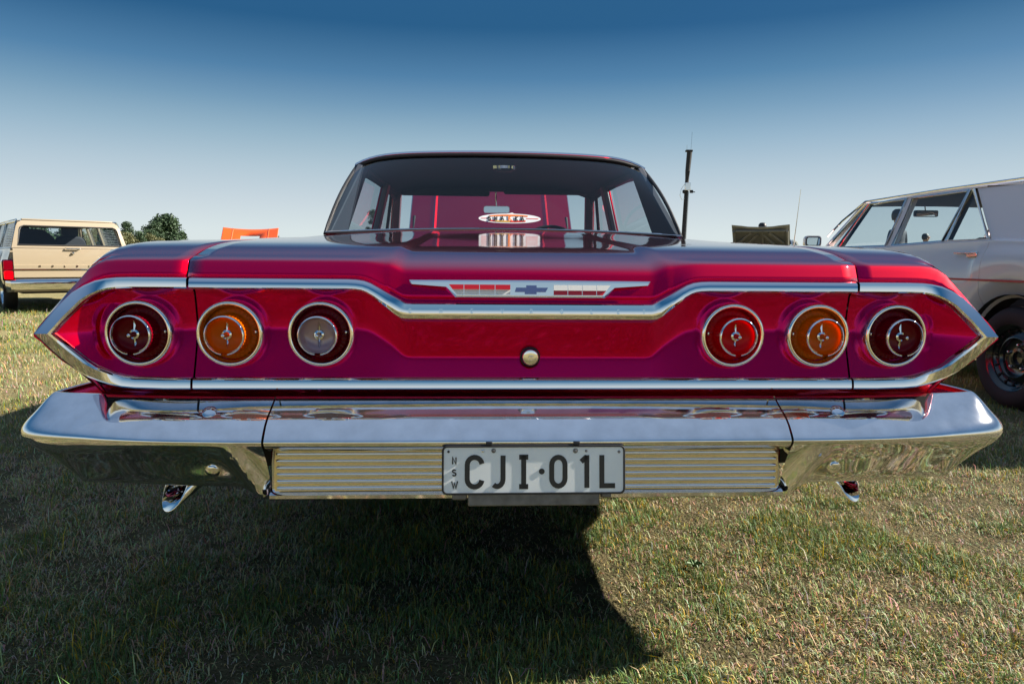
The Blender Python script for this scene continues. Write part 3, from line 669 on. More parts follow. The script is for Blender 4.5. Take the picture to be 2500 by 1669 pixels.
mesh('plate_bracket', *join([boxv((.0, .006, -PH / 2 - .013), (.266, .010, .030)), boxv((-.150, .012, -PH / 2 - .008), (.030, .014, .016)), boxv((.148, .012, -PH / 2 - .006), (.022, .014, .014))]), 'steel', pl, bevel=.003)

# exhaust tips: turned-down slash-cut tubes
for s in (-1, 1):
    rows = []
    c = [Vector((.700, .46, .44)), Vector((.706, .34, .439)), Vector((.720, .23, .430)), Vector((.748, .14, .409)), Vector((.785, .080, .377))]
    for i, p in enumerate(c):
        t = (c[min(i + 1, 4)] - c[max(i - 1, 0)]).normalized(); a = t.cross(Vector((0, 0, 1))).normalized(); b = t.cross(a)
        rows.append([p + (a * math.cos(q) + b * math.sin(q)) * .036 + (t * (.045 * math.sin(q)) if i == 4 else Vector()) for q in [2 * math.pi * k / 28 for k in range(28)]])
    rows = [[(s * p.x - (.03 if s > 0 else 0), p.y, p.z + (.010 if s > 0 else 0)) for p in r] for r in rows]
    mesh('exhaust_tip', *loft(rows, close_u=True), 'bright_chrome', red, solid=.004, sharp=50)

# ------------------------------------------------------------------ red car cabin
def gbase(x): return Vector((x, 1.425 - .065 * (x / .7) ** 2, 1.006 - .022 * (x / .7) ** 2))
def gtop(x): return Vector((x * .925, 1.755 + .05 * (x / .7) ** 2, 1.350 - .014 * (x / .7) ** 2 - .040 * (abs(x) / .7) ** 8))
def gpt(x, t):
    p = gbase(x).lerp(gtop(x), t); p.y -= .035 * math.sin(math.pi * t); p.z += .010 * math.sin(math.pi * t); return p
gx = np.linspace(-.705, .705, 41)
rw = mesh('rear_window', *loft([[gpt(x, t) for x in gx] for t in np.linspace(0, 1, 12)]), 'glass_dark', red)
off = Vector((0, -.004, .003))
per = [gbase(x) + off for x in gx] + [gpt(.705, t) + off for t in np.linspace(.1, .9, 9)] + [gtop(x) + off for x in gx[::-1]] + [gpt(-.705, t) + off for t in np.linspace(.9, .1, 9)]
tube('rear_window_seal', [p + Vector((0, -.002, -.002)) for p in per], .0075, 'black', red, closed=True)
tube('rear_window_moulding', per[:41], .0075, 'chrome', red); tube('rear_window_moulding', [p + Vector((0, .004, .008)) for p in per[50:91]], .0085, 'chrome', red)
# sticker on the inside of the glass
stk = empty('window_sticker', (0, 0, 0)); stk.parent = red; stk['label'] = 'white surfboard shaped sticker with orange stripes and black lettering'
def sfn(u, v, d):
    g = gpt(.022 + u, .128 + v * 1.0 / .345); return g + Vector((0, -.0035 - d, .002 + d * .6))
def sheet(name, outline, d, m):
    c = [sfn(0, 0, d)] + [sfn(u, v, d) for u, v in outline]; n = len(outline)
    mesh(name, c, [(0, 1 + i, 1 + (i + 1) % n) for i in range(n)], m, stk, smooth=False)
def board(a, b, n=48, bump=0): return [(a * math.copysign(abs(math.cos(q)) ** .9, math.cos(q)), b * math.sin(q) + (bump * math.exp(-((a * math.cos(q) - .006) / .006) ** 2) if math.sin(q) > 0 else 0)) for q in [2 * math.pi * k / n for k in range(n)]]
M['st_white'] = mat('sticker_white', (.80, .80, .80), .4); M['st_orange'] = mat('sticker_orange', (.85, .22, .05), .4); M['st_red'] = mat('sticker_red', (.75, .06, .03), .4); M['st_yellow'] = mat('sticker_yellow', (.85, .50, .10), .4)
sheet('sticker_board', board(.128, .0185, 96, .005), 0, 'st_white')
def band(name, u0, u1, va, vb, m, d=.0008):
    us = np.linspace(u0, u1, 15); rows = [[sfn(u, va(u), d) for u in us], [sfn(u, vb(u), d) for u in us]]
    mesh(name, *loft(rows), m, stk, smooth=False)
ell = lambda k: (lambda u: k * .0155 * math.sqrt(max(0, 1 - (u / .118) ** 2)))
band('sticker_stripe', -.085, .075, ell(.55), ell(.95), 'st_orange'); band('sticker_stripe', -.085, .065, ell(-.95), ell(-.55), 'st_red'); band('sticker_stripe', -.06, .0, ell(-.93), ell(-.62), 'st_yellow', .0011)
band('sticker_stripe', -.118, -.085, lambda u: -.0011, lambda u: .0011, 'st_red'); band('sticker_stripe', .068, .118, lambda u: -.0011, lambda u: .0011, 'st_red')
for ch, u, m, h in (('S', -.090, 'ink', .016), ('H', -.064, 'ink', .016), ('A', -.037, 'ink', .016), ('K', -.006, 'st_orange', .020), ('K', .022, 'ink', .015), ('A', .046, 'ink', .016)):
    mesh('sticker_letter', *stroke_mesh(glyph(ch, u, -.009, h, .01, 1.35), .0040, lambda a, b, d: sfn(a, b, .0016 + d), .0006), m, stk, smooth=False)
# roof
ry = [1.772, 1.785, 1.82, 1.95, 2.2, 2.5, 2.8, 3.05, 3.2]; rz = [1.360, 1.369, 1.375, 1.380, 1.392, 1.396, 1.392, 1.378, 1.355]; rh = [.66, .662, .664, .668, .67, .668, .662, .652, .64]
sx_ = [-1.0, -1.0, -.985, -.95, -.88, -.75, -.55, -.3, 0, .3, .55, .75, .88, .95, .985, 1.0, 1.0]
def roof_rows(dz=0, k=1.0, y0=0):
    rows = []
    for i, (y, z, h) in enumerate(zip(ry, rz, rh)):
        e = .05 if i < 3 else 0
        r = [(s * h * k, y + y0 + e * s * s, z + dz - .014 * s * s - .042 * abs(s) ** 8) for s in sx_]
        r[0] = (r[0][0] * 1.012, r[0][1], r[0][2] - .028); r[-1] = (r[-1][0] * 1.012, r[-1][1], r[-1][2] - .028); rows.append(r)
    return rows
mesh('roof', *loft(roof_rows()), 'candy', red, sharp=60)
mesh('headliner', *loft([r for r in roof_rows(-.022, .975, .01)]), 'headliner', red, sharp=60)
def prism(name, b, t, m, parent, bevel=.006):
    v = [Vector(p) for p in b] + [Vector(p) for p in t]; n = len(b)
    return mesh(name, v, [(i, (i + 1) % n, n + (i + 1) % n, n + i) for i in range(n)] + [tuple(range(n)), tuple(range(n, 2 * n))], m, parent, bevel=bevel, sharp=30)
def pillar(name, y0, y1, t0, t1, m, s, zb=.985, zt=1.315, xb=.735, xt=.655, th=.035):
    return prism(name, [(s * xb, y0, zb), (s * xb, y1, zb), (s * (xb - th), y1, zb), (s * (xb - th), y0, zb)],
                 [(s * xt, t0, zt), (s * xt, t1, zt), (s * (xt - th), t1, zt), (s * (xt - th), t0, zt)], m, red)
for s in (-1, 1):
    pillar('rear_pillar', 1.42, 1.70, 1.83, 1.92, 'candy', s, xb=.722, xt=.652, th=.006); pillar('rear_pillar_lining', 1.365, 1.72, 1.80, 1.95, 'headliner', s, xb=.715, xt=.645, th=.03)
    pillar('door_pillar', 2.69, 2.76, 2.69, 2.76, 'candy', s, th=.012); pillar('door_pillar_lining', 2.68, 2.78, 2.68, 2.78, 'pillar_trim', s, xb=.722, xt=.642, th=.03)
    pillar('window_frame', 1.73, 1.76, 1.96, 1.985, 'black', s, xb=.728, xt=.65, th=.02)
    pillar('window_frame', 2.83, 2.86, 2.83, 2.86, 'black', s, xb=.728, xt=.65, th=.02)
    pillar('vent_pillar', 3.33, 3.355, 3.06, 3.085, 'black', s, xb=.728, xt=.65, th=.02)
    pillar('front_pillar', 3.70, 3.79, 3.16, 3.23, 'candy', s, xb=.735, xt=.648, th=.012); pillar('front_pillar_lining', 3.68, 3.76, 3.14, 3.22, 'pillar_trim', s, xb=.722, xt=.64, th=.05)
    # cant rail over the side windows
    mesh('roof_rail', *tubev([(s * .632, 1.86, 1.300), (s * .645, 2.2, 1.312), (s * .643, 2.8, 1.315), (s * .628, 3.2, 1.302)], .016, 8), 'headliner', red)
    for a, b, ta, tb in ((1.745, 2.69, 1.975, 2.69), (2.845, 3.34, 2.845, 3.07), (3.345, 3.72, 3.075, 3.19)):
        v = [(s * .728, a, .985), (s * .728, b, .985), (s * .652, tb, 1.308), (s * .652, ta, 1.308)]
        mesh('side_window', v, [(0, 1, 2, 3)], 'glass', red, smooth=False)
    mesh('window_sill', *tubev([(s * .735, 1.60, .995), (s * .742, 2.4, 1.006), (s * .742, 3.2, 1.008), (s * .735, 3.8, 1.0)], .016, 8), 'chrome', red)
    box('door_card', (s * .71, 2.6, .80), (.03, 2.1, .40), 'interior', red)
mesh('windscreen', *loft([[(x * lerp(.70, .635, t), lerp(3.88, 3.20, t) - .11 * x * x * (1 - t * .4), lerp(1.0, 1.345, t) - .02 * x ** 4) for x in np.linspace(-1, 1, 21)] for t in np.linspace(0, 1, 6)]), 'glass', red)
box('header_rail', (0, 3.17, 1.335), (1.26, .07, .028), 'headliner', red, .01)
box('sun_visor', (-.31, 3.14, 1.312), (.56, .04, .050), 'headliner', red, .014); box('sun_visor', (.33, 3.14, 1.320), (.54, .04, .036), 'headliner', red, .014)
mr = empty('rear_view_mirror', (.016, 3.18, 1.208)); mr.parent = red
slab('mirror_shell', rrect(.166, .044, .014), .010, -.003, 'satin', mr); slab('mirror_face', rrect(.158, .037, .012), -.0032, -.0045, 'bright_chrome', mr)
tube('mirror_stem', [(0, .008, .015), (-.004, .006, .06), (-.006, -.01, .125)], .0045, 'satin', mr)
dm = empty('dome_lamp', (.03, 2.30, 1.366)); dm.parent = red
v, f = lathev([(.064, .006), (.060, -.010), (.050, -.016)], (0, 0, 0), 'z', 32); mesh('dome_bezel', [(a, b * .7, c) for a, b, c in v], f, 'chrome', dm)
v, f = lathev([(.050, -.014), (.034, -.024), (.0001, -.027)], (0, 0, 0), 'z', 32); mesh('dome_lens', [(a, b * .7, c) for a, b, c in v], f, 'lens_clear', dm)
box('parcel_shelf', (0, 1.68, .962), (1.36, .50, .02), 'interior', red); box('rear_seat', (0, 1.98, .78), (1.34, .18, .40), 'interior', red, .05); box('front_seat', (0, 2.90, .78), (1.34, .16, .46), 'interior', red, .05)
box('dashboard', (0, 3.62, .93), (1.36, .30, .16), 'interior', red, .04)
rows = [tuple(Vector((.38, 3.22, .94)) + Vector((math.cos(q) * .20, math.sin(q) * .20 * .45, math.sin(q) * .20 * .85))) for q in np.linspace(0, 2 * math.pi, 33)[:-1]]
tube('steering_wheel', rows, .011, 'black', red, closed=True)
box('scuttle', (0, 3.93, .975), (1.42, .14, .03), 'candy', red)
# raised bonnet
hd = empty('bonnet', (0, 4.0, 1.005)); hd.parent = red; hd.rotation_euler = (R(45), 0, 0)
hx = [-.64, -.63, -.52, -.455, -.44, -.425, -.36, -.2, 0, .2, .36, .425, .44, .455, .52, .63, .64]
mesh('bonnet_skin', *loft([[(x * lerp(1, .985, k), y, .006 - .03 * (x / .64) ** 2 + (.014 if abs(abs(x) - .44) < .005 else 0) - (.02 if abs(x) > .635 else 0)) for x in hx] for k, y in ((0, 0), (.3, .33), (.7, .77), (1, 1.12))]), 'candy', hd, sharp=25)
mesh('bonnet_liner', *loft([[(x * .96, y, -.045 - .025 * (x / .64) ** 2) for x in hx] for y in (.02, .55, 1.10)]), 'steel', hd)
for s in (-1, 1): tube('bonnet_hinge', [(s * .60, 3.98, .96), (s * .60, 4.05, 1.0), (s * .60, 4.25, 1.22)], .012, 'black', red)
box('engine_bay', (0, 4.55, .66), (1.42, 1.2, .44), 'dark', red); box('grille', (0, 5.24, .66), (1.60, .06, .26), 'satin', red, .02)
mesh('front_bumper', *tubev([(-.98, 5.1, .50), (-.9, 5.27, .50), (0, 5.36, .50), (.9, 5.27, .50), (.98, 5.1, .50)], .065, 12), 'chrome', red)

# ------------------------------------------------------------------ wheels (shared by all cars)
def wheel(parent, loc, s, style='steel', r=.325, w=.19):
    t = empty('wheel', loc); t.parent = parent
    h = w / 2
    pr = [(r * .62, h * .80), (r * .70, h * .98), (r * .86, h * 1.0), (r * .955, h * .86), (r, h * .62), (r, -h * .62), (r * .955, -h * .86), (r * .86, -h), (r * .62, -h * .8)]
    mesh('tyre', *lathev([(a, s * b) for a, b in pr], (0, 0, 0), 'x', 56), 'tyre', t, sharp=60)
    rim = [(r * .62, -h * .8), (r * .60, h * .2), (r * .615, h * .62), (r * .64, h * .80), (r * .665, h * .86), (r * .655, h * .92), (r * .63, h * .88), (r * .60, h * .72), (r * .57, h * .66), (r * .565, h * .52), (r * .52, h * .40),
           (r * .47, h * .46), (r * .425, h * .58), (r * .39, h * .60), (r * .365, h * .50), (r * .35, h * .30), (r * .30, h * .24), (r * .21, h * .24), (r * .19, h * .34), (r * .13, h * .36), (r * .12, h * .20), (.0005, h * .18)]
    m = 'black_paint' if style == 'steel' else 'chrome'
    mesh('rim', *lathev([(a, s * b) for a, b in rim], (0, 0, 0), 'x', 56), m, t, sharp=45)
    for k in range(5):
        q = 2 * math.pi * k / 5 + .35
        mesh('lug_nut', *lathev([(r * .036, s * h * .22), (r * .036, s * h * .36), (r * .026, s * h * .46), (.0005, s * h * .48)], (0, math.cos(q) * r * .245, math.sin(q) * r * .245), 'x', 10), 'chrome', t)
    if style == 'steel':
        for k in range(16):
            q = 2 * math.pi * k / 16; v, f = lathev([(r * .022, s * h * .40), (r * .022, s * h * .55), (.0005, s * h * .552)], (0, math.cos(q) * r * .535, math.sin(q) * r * .535), 'x', 10); mesh('vent_hole', v, f, 'dark', t)
    return t
for s in (-1, 1):
    wheel(red, (s * .80, 1.42, .325), s, 'chrome'); wheel(red, (s * .80, 4.43, .325), s, 'chrome')
tube('rear_axle', [(-.75, 1.42, .325), (.75, 1.42, .325)], .04, 'dark', red)

# ------------------------------------------------------------------ other cars
def paint(name, c, rough=.3): return mat(name, c, rough, coat=1.0, coatr=.03, bump=(3, .05, .01))
M['white_paint'] = paint('white_car_paint', (.92, .74, .70)); M['cream_paint'] = paint('cream_car_paint', (.37, .30, .21)); M['orange_paint'] = paint('orange_car_paint', (.90, .11, .005))
M['grey_paint'] = paint('grey_car_paint', (.16, .16, .155)); M['navy_paint'] = paint('navy_car_paint', (.02, .025, .05)); M['pin_red'] = mat('red_pinstripe', (.55, .01, .03), .35)
M['olive_under'] = mat('bonnet_underside_primer', (.15, .15, .14), .6, vary=(6, .25)); M['blind'] = mat('blind_slat', (.72, .74, .76), .5); M['seat_tan'] = mat('tan_seat_vinyl', (.45, .30, .16), .5)
def build_car(name, label, loc, rz, S, paint_m):
    """S: L length, W half width, zb sill, belt (ys, zs), roofs; local origin: rear centre on the ground, nose +y"""
    root = empty(name, loc, rz); tag(root, label, 'car')
    W, L = S['W'], S['L']; wr, wf = S['wheels']; ar = .37
    belt = lambda y: interp(y, *S['belt'])
    nose = lambda y: 1 - .07 * sstep(L - .7, L, y) - S.get('tail_in', .05) * sstep(.5, 0, y)
    def xs(y, t):   # body side: t 0 sill .. 1 belt
        return W * nose(y) * (.93 + .07 * sstep(0, .35, t) - .055 * sstep(.62, 1.0, t) ** 1.5)
    def zrow(y, t):
        zb = S['zb'] + .04 * sstep(.7, 0, y)
        for wy in (wr, wf):
            if abs(y - wy) < ar: zb = max(zb, .315 + math.sqrt(ar ** 2 - (y - wy) ** 2))
        zt = belt(y); return lerp(min(zb, zt - .05), zt, t)
    cuts = S['cuts']; names = S['names']
    TT = (0, .04, .1, .2, .32, .42, .5, .58, .64, .72, .80, .87, .93, .97, 1.0)
    for s in (-1, 1):
        for (y0, y1), nm in zip(zip(cuts[:-1], cuts[1:]), names):
            ys = sorted(set([round(v, 4) for v in list(np.linspace(y0 + .004, y1 - .004, max(3, int((y1 - y0) / .12)))) + [w + ar * math.cos(a) for w in (wr, wf) for a in np.linspace(0, math.pi, 21)] if y0 + .003 < v < y1 - .003] + [round(y0 + .003, 4), round(y1 - .003, 4)]))
            rows = []
            for y in ys:
                r = [(s * xs(y, t), y, zrow(y, t)) for t in TT]
                r += [(s * (xs(y, 1) - d), y, belt(y) + e) for d, e in ((.02, .012), (.05, .018), (.12, .02))]; rows.append(r)
            pn = mesh(nm, *loft(rows), paint_m, root, sharp=50, solid=.01)
            if nm in ('front_door', 'rear_door'):
                hy = y0 + .07; hz = belt(hy) - .085; hx = xs(hy, .9) + .006
                mesh('handle', *join([boxv((s * hx, hy + .045, hz), (.03, .10, .035)), boxv((s * (hx + .012), hy + .12, hz + .010), (.014, .20, .012))]), 'satin', pn, bevel=.004)
        for wy in (wr, wf):
            t = wheel(root, (s * (W - .125), wy, .315), s, S.get('wheel', 'steel'), r=.315)
            mesh('arch_liner', *lathev([(ar + .02, -s * .18), (ar + .02, 0)], (s * (W - .02), wy, .315), 'x', 20, 0, math.pi), 'dark', root)
        if S.get('stripe'):
            zs = S['stripe']; rows = [[(s * (W * nose(y) * 1.0 + .003), y, zs + e) for y in np.linspace(.05, L - .1, 30)] for e in (-.006, .006)]
            def xat(y, z):
                t = (z - zrow(y, 0)) / (zrow(y, 1) - zrow(y, 0)); return xs(y, t)
            rows = [[(s * (xat(y, zs) + .004), y, zs + e) for y in np.linspace(.05, L - .1, 40)] for e in (-.0065, .0065)]
            mesh('pinstripe', *loft(rows), 'pin_red', root)
    # deck, bonnet, ends, floor
    g = S['green']; yb0, yr0, yr1, yb1 = g['y']; zr = g['zr']; xr = g['xr']
    def lid(nm, y0, y1, drop=.0):
        ysl = np.linspace(y0, y1, 9); rows = [[(q * (xs(y, 1) - .10), y, belt(y) + .02 + .018 * (1 - q * q)) for q in np.linspace(-1, 1, 13)] for y in ysl]
        return mesh(nm, *loft(rows), paint_m, root)
    if not S.get('wagon'): lid('boot_lid', .02, yb0)
    if not S.get('open_bonnet'): lid('bonnet', yb1, L - .03)
    for nm, y, yo in (('rear_panel', 0, -.02), ('front_panel', L, .02)):
        rows = [[(q * xs(y, t), y + yo * (1 - q * q) , zrow(y, t)) for q in np.linspace(-1, 1, 13)] for t in TT] + [[(q * (xs(y, 1) - .10 * 0), y - yo * 2, belt(y) + .018) for q in np.linspace(-1, 1, 13)]]
        mesh(nm, *loft(rows), paint_m, root)
    box('floor_pan', (0, L / 2, S['zb'] + .05), (W * 1.5, L * .9, .10), 'dark', root)
    # bumpers
    for y, sg in ((-.06, -1), (L + .06, 1)):
        xw = W * .97; zbm = S.get('bumper_z', .46)
        pr = [(-.02, .075), (.0, .080), (.014, .070), (.020, .035), (.020, -.01), (.014, -.055), (.004, -.078), (-.02, -.085)]
        pts = [(-xw, y - sg * .38), (-xw - .005, y - sg * .12), (-xw + .03, y - sg * .03), (-xw * .7, y), (0, y + sg * .02), (xw * .7, y), (xw - .03, y - sg * .03), (xw + .005, y - sg * .12), (xw, y - sg * .38)]
        rows = []
        P = [Vector(p) for p in pts]
        for i, p in enumerate(P):
            t = (P[min(i + 1, 8)] - P[max(i - 1, 0)]).normalized(); nr = Vector((t.y, -t.x)) * (-sg)
            rows.append([(p.x + nr.x * a, p.y + nr.y * a, zbm + b) for a, b in pr])
        mesh('bumper', *loft(rows), 'chrome', root, sharp=50, solid=-.006)
    # greenhouse
    zb_ = lambda y: belt(y) + .015
    def gx(y, z): return lerp(xs(y, 1) - .045, xr, min(1, max(0, (z - zb_(y)) / (zr - .05 - zb_(y)))))
    def gp(s, y, z, o=0): return (s * (gx(y, z) + o), y, z)
    top = zr - .055
    for s in (-1, 1):
        for nm, b0, b1, t0, t1, mm in g['pillars']:
            v = [gp(s, b0, zb_(b0) - .01), gp(s, b1, zb_(b1) - .01), gp(s, t1, top), gp(s, t0, top)]
            vi = [(a - s * .04, b, c) for a, b, c in v]
            mesh(nm, v + vi, [(0, 1, 2, 3), (7, 6, 5, 4), (0, 4, 5, 1), (1, 5, 6, 2), (2, 6, 7, 3), (3, 7, 4, 0)], paint_m if mm == 'paint' else mm, root, bevel=.008, sharp=30)
        for b0, b1, t0, t1 in g['panes']:
            loop = [gp(s, b0, zb_(b0)), gp(s, b1, zb_(b1)), gp(s, t1, top - .015), gp(s, t0, top - .015)]
            pn = mesh('side_window', loop, [(0, 1, 2, 3)], 'glass', root, smooth=False)
            tube('window_frame', [Vector(p) + Vector((s * .008, 0, 0)) for p in loop], .011, 'satin', pn, closed=True, n=6)
        tube('drip_rail', [gp(s, y, top + .012 - d, .012) for y, d in ((yb0 + (yr0 - yb0) * .55, .10) if not S.get('wagon') else (yr0, .02), (yr0 + .05, .0), (lerp(yr0, yr1, .5), -.006), (yr1 - .05, .0), (lerp(yr1, yb1, .5), .16), (yb1 - .08, .30))], .009, 'chrome', root, n=6)
    ny = np.linspace(yr0, yr1, 9)
    def roofz(y): u = (y - yr0) / (yr1 - yr0); return zr - .035 * (2 * u - 1) ** 2 - (.02 if not S.get('wagon') else 0) * sstep(.25, 0, u)
    qq = [-1, -1, -.98, -.93, -.82, -.6, -.3, 0, .3, .6, .82, .93, .98, 1, 1]
    rows = []
    for y in ny:
        r = [(q * (xr + .012), y, roofz(y) - .012 * q * q - .035 * abs(q) ** 7) for q in qq]; r[0] = (r[0][0], y, top - .008); r[-1] = (r[-1][0], y, top - .008); rows.append(r)
    mesh('roof', *loft(rows), paint_m, root, sharp=50)
    rows = [[(q * (xr - .02), y, roofz(y) - .04 - .012 * q * q) for q in np.linspace(-1, 1, 9)] for y in ny]; mesh('headliner', *loft(rows), 'headliner', root)
    def screen(nm, ya, yb, inset):
        rows = [[(q * lerp(xs(ya, 1) - .10, xr - .02, t), lerp(ya, yb, t) + inset * (1 - q * q), lerp(belt(ya) + .03, zr - .045, t)) for q in np.linspace(-1, 1, 13)] for t in np.linspace(0, 1, 5)]
        o = mesh(nm, *loft(rows), 'glass', root)
        pr = [rows[0][k] for k in range(13)] + [rows[k][12] for k in range(1, 5)] + [rows[4][k] for k in range(11, -1, -1)] + [rows[k][0] for k in (3, 2, 1)]
        tube('screen_moulding', pr, .011, 'chrome', o, closed=True, n=6); return o
    screen('windscreen', yb1, yr1, .06)
    if not S.get('wagon'): screen('rear_window', yb0, yr0, -.06)
    for yy in (lerp(yr0, yr1, .28), lerp(yr0, yr1, .78)):
        box('seat', (0, yy, belt(yy) - .22), (W * 1.5, .16, .52), S.get('seat', 'interior'), root, .05)
    box('dashboard', (0, yb1 - .25, belt(yb1) - .03), (W * 1.5, .30, .12), 'interior', root, .03)
    ring = [(W * .40 + math.cos(q) * .19, yb1 - .52 + math.sin(q) * .07, belt(yb1) - .13 + math.sin(q) * .17) for q in np.linspace(0, 2 * math.pi, 25)[:-1]]
    tube('steering_wheel', ring, .011, 'black', root, closed=True)
    mi = empty('rear_view_mirror', (0, yr1 + .12, zr - .13)); mi.parent = root
    slab('mirror_shell', rrect(.22, .06, .015), .02, -.01, 'black', mi); slab('mirror_face', rrect(.205, .05, .012), -.0105, -.012, 'bright_chrome', mi); tube('mirror_stem', [(0, .01, .02), (0, .03, .09)], .006, 'black', mi)
    return root, dict(belt=belt, xs=xs, zrow=zrow, top=top)

# white sedan on the right: left flank at x = 3.13
WS = dict(L=4.75, W=.92, zb=.24, belt=([0, .6, 1.45, 2.0, 2.7, 3.8, 4.3, 4.75], [.955, .995, 1.035, 1.03, 1.01, 1.01, .98, .92]), wheels=(1.215, 4.05), cuts=[0, 1.49, 2.68, 3.70, 4.75], names=['rear_quarter', 'rear_door', 'front_door', 'front_wing'], stripe=.785,
          green=dict(y=(.72, 1.28, 3.42, 3.88), zr=1.475, xr=.665, pillars=[('rear_pillar', .78, 1.54, 1.30, 1.94, 'paint'), ('quarter_bar', 1.98, 2.02, 1.965, 1.99, 'black'), ('door_pillar', 2.64, 2.74, 2.65, 2.74, 'paint'), ('vent_bar', 3.50, 3.53, 3.29, 3.31, 'black'), ('front_pillar', 3.73, 3.83, 3.36, 3.44, 'paint')],
                     panes=[(1.55, 1.98, 1.945, 1.965), (2.02, 2.64, 1.99, 2.65), (2.74, 3.50, 2.74, 3.29), (3.53, 3.73, 3.31, 3.36)]))
white, wi = build_car('white_sedan', 'white four door sedan with red pinstripe and black steel wheels right of the red car', (4.05, 1.50, 0), 0, WS, 'white_paint')
tube('antenna', [(-.84, 4.43, .98), (-.845, 4.42, 1.06), (-.845, 4.37, 1.35), (-.845, 4.32, 1.63)], [.010, .006, .003, .002], 'satin', white)
dm = empty('door_mirror', (-.95, 3.75, 1.085)); dm.parent = white
mesh('mirror_shell', *loft([[(a * k - .02, y, b * k) for a, b in rrect(.16, .105, .03)] for y, k in ((.06, .45), (.04, .85), (.0, 1.0), (-.03, 1.0))], close_u=True, cap=True), 'white_paint', dm)
slab('mirror_face', rrect(.14, .085, .025), -.031, -.034, 'black', dm, off=(-.02, 0)); slab('mirror_glass', rrect(.125, .07, .02), -.0345, -.036, 'bright_chrome', dm, off=(-.02, 0))
for s in (-1, 1): box('tail_light', (s * .70, -.03, .72), (.26, .05, .13), 'lens_red', white, .015)

# cream wagon on the left, turned so its tailgate faces the sun
A = R(38); wx, wy = -7.12, 9.62
WG = dict(L=4.5, W=.87, zb=.30, belt=([0, 1.2, 3.5, 4.5], [.985, .985, .965, .90]), wheels=(1.05, 3.7), cuts=[0, 1.42, 2.3, 3.3, 4.5], names=['rear_quarter', 'rear_door', 'front_door', 'front_wing'], wagon=True, tail_in=.03, bumper_z=.455, seat='interior', wheel='chrome',
          green=dict(y=(.0, .16, 2.95, 3.5), zr=1.475, xr=.66, pillars=[('rear_pillar', .01, .12, .17, .27, 'paint'), ('load_pillar', 1.36, 1.44, 1.36, 1.44, 'paint'), ('door_pillar', 2.24, 2.33, 2.24, 2.33, 'paint'), ('front_pillar', 3.42, 3.52, 2.92, 3.0, 'paint')],
                     panes=[(.12, 1.36, .27, 1.36), (1.44, 2.24, 1.44, 2.24), (2.33, 3.42, 2.33, 2.92)]))
wc = Vector((wx, wy, 0)) + Vector((math.cos(A), math.sin(A), 0)) * .87
wagon, wgi = build_car('cream_wagon', 'cream station wagon with chrome tailgate strip parked at the left edge', tuple(wc), A, WG, 'cream_paint')
# tailgate: upper frame with a large window, lower panel with strip, letters and handle
tg = empty('tailgate', (0, -.028, 0)); tg.parent = wagon
def tgy(z): return .02 + .15 * max(0, (z - 1.0)) / .44 * 1.0 - .03
def tgx(z): return interp(z, [.5, .98, 1.42], [.80, .79, .665])
zo = [.995, 1.44]; 
outer = [(-tgx(1.0), 1.0), (tgx(1.0), 1.0), (.700, 1.33), (.675, 1.385), (.62, 1.415), (-.62, 1.415), (-.675, 1.385), (-.700, 1.33)]
inner = [(-.70, 1.045), (.70, 1.045), (.655, 1.28), (.640, 1.315), (.60, 1.335), (-.60, 1.335), (-.640, 1.315), (-.655, 1.28)]
v = [(x, tgy(z), z) for x, z in outer] + [(x, tgy(z) - .012, z) for x, z in inner] + [(x, tgy(z) + .03, z) for x, z in inner]; n = 8
mesh('tailgate_frame', v, [(i, (i + 1) % n, n + (i + 1) % n, n + i) for i in range(n)] + [(n + i, n + (i + 1) % n, 2 * n + (i + 1) % n, 2 * n + i) for i in range(n)], 'cream_paint', tg, sharp=30)
mesh('tailgate_window', [(x, tgy(z) + .012, z) for x, z in inner], [tuple(range(n))], 'glass', tg, smooth=False)
tube('window_seal', [(x, tgy(z) - .010, z) for x, z in inner], .012, 'black', tg, closed=True, n=6)
rows = [[(q * .775, -.055 + .012 * q * q + dy, z) for q in np.linspace(-1, 1, 15)] for z, dy in ((.545, .02), (.56, .0), (.68, -.004), (.74, -.012), (.745, .002), (.80, -.002), (.90, -.002), (.985, .0), (.992, .02))]
mesh('tailgate_panel', *loft(rows), 'cream_paint', tg, sharp=35)
box('roof_header', (0, .20, 1.430), (1.24, .10, .03), 'cream_paint', tg, .012)
mesh('chrome_strip', *loft([[(q * .79, -.062 + .012 * q * q - e, z) for q in np.linspace(-1, 1, 11)] for z, e in ((.668, 0), (.672, .012), (.684, .012), (.688, 0))]), 'chrome', tg)
for k, ch in enumerate('HOLDEN'):
    mesh('badge_letter', *stroke_mesh(glyph(ch, -.46 + k * .165, .712, .028, .02, 1.4), .006, lambda u, w, d: (u, -.066 + .012 * (u / .775) ** 2 - d, w), .004), 'chrome', tg, smooth=False)
mesh('tailgate_handle', *tubev([(-.10, -.06, 1.0), (-.09, -.085, .995), (.09, -.085, .995), (.10, -.06, 1.0)], .010, 8), 'chrome', tg)
lathe('tailgate_lock', [(.022, .02), (.022, -.01), (.012, -.03), (.0005, -.032)], (0, -.06, .925), 'chrome', tg, n=16)
for s in (-1, 1):
    tl = empty('tail_light', (s * .845, -.02, .665)); tl.parent = wagon
    slab('bezel', rrect(.150, .315, .03), .06, -.03, 'chrome', tl); slab('lens_upper', rrect(.115, .135, .02), -.028, -.052, 'lens_darkred', tl, off=(0, .074)); slab('lens_lower', rrect(.115, .125, .02), -.028, -.052, 'lens_red', tl, off=(0, -.072))
    for k in range(11):   # venetian blinds in the load bay windows
        z = 1.04 + k * .027; mesh('blind_slat', *boxv((s * lerp(.765, .650, (z - 1.0) / .42), .80, z), (.022, 1.05, .003)), 'blind', wagon, smooth=False)
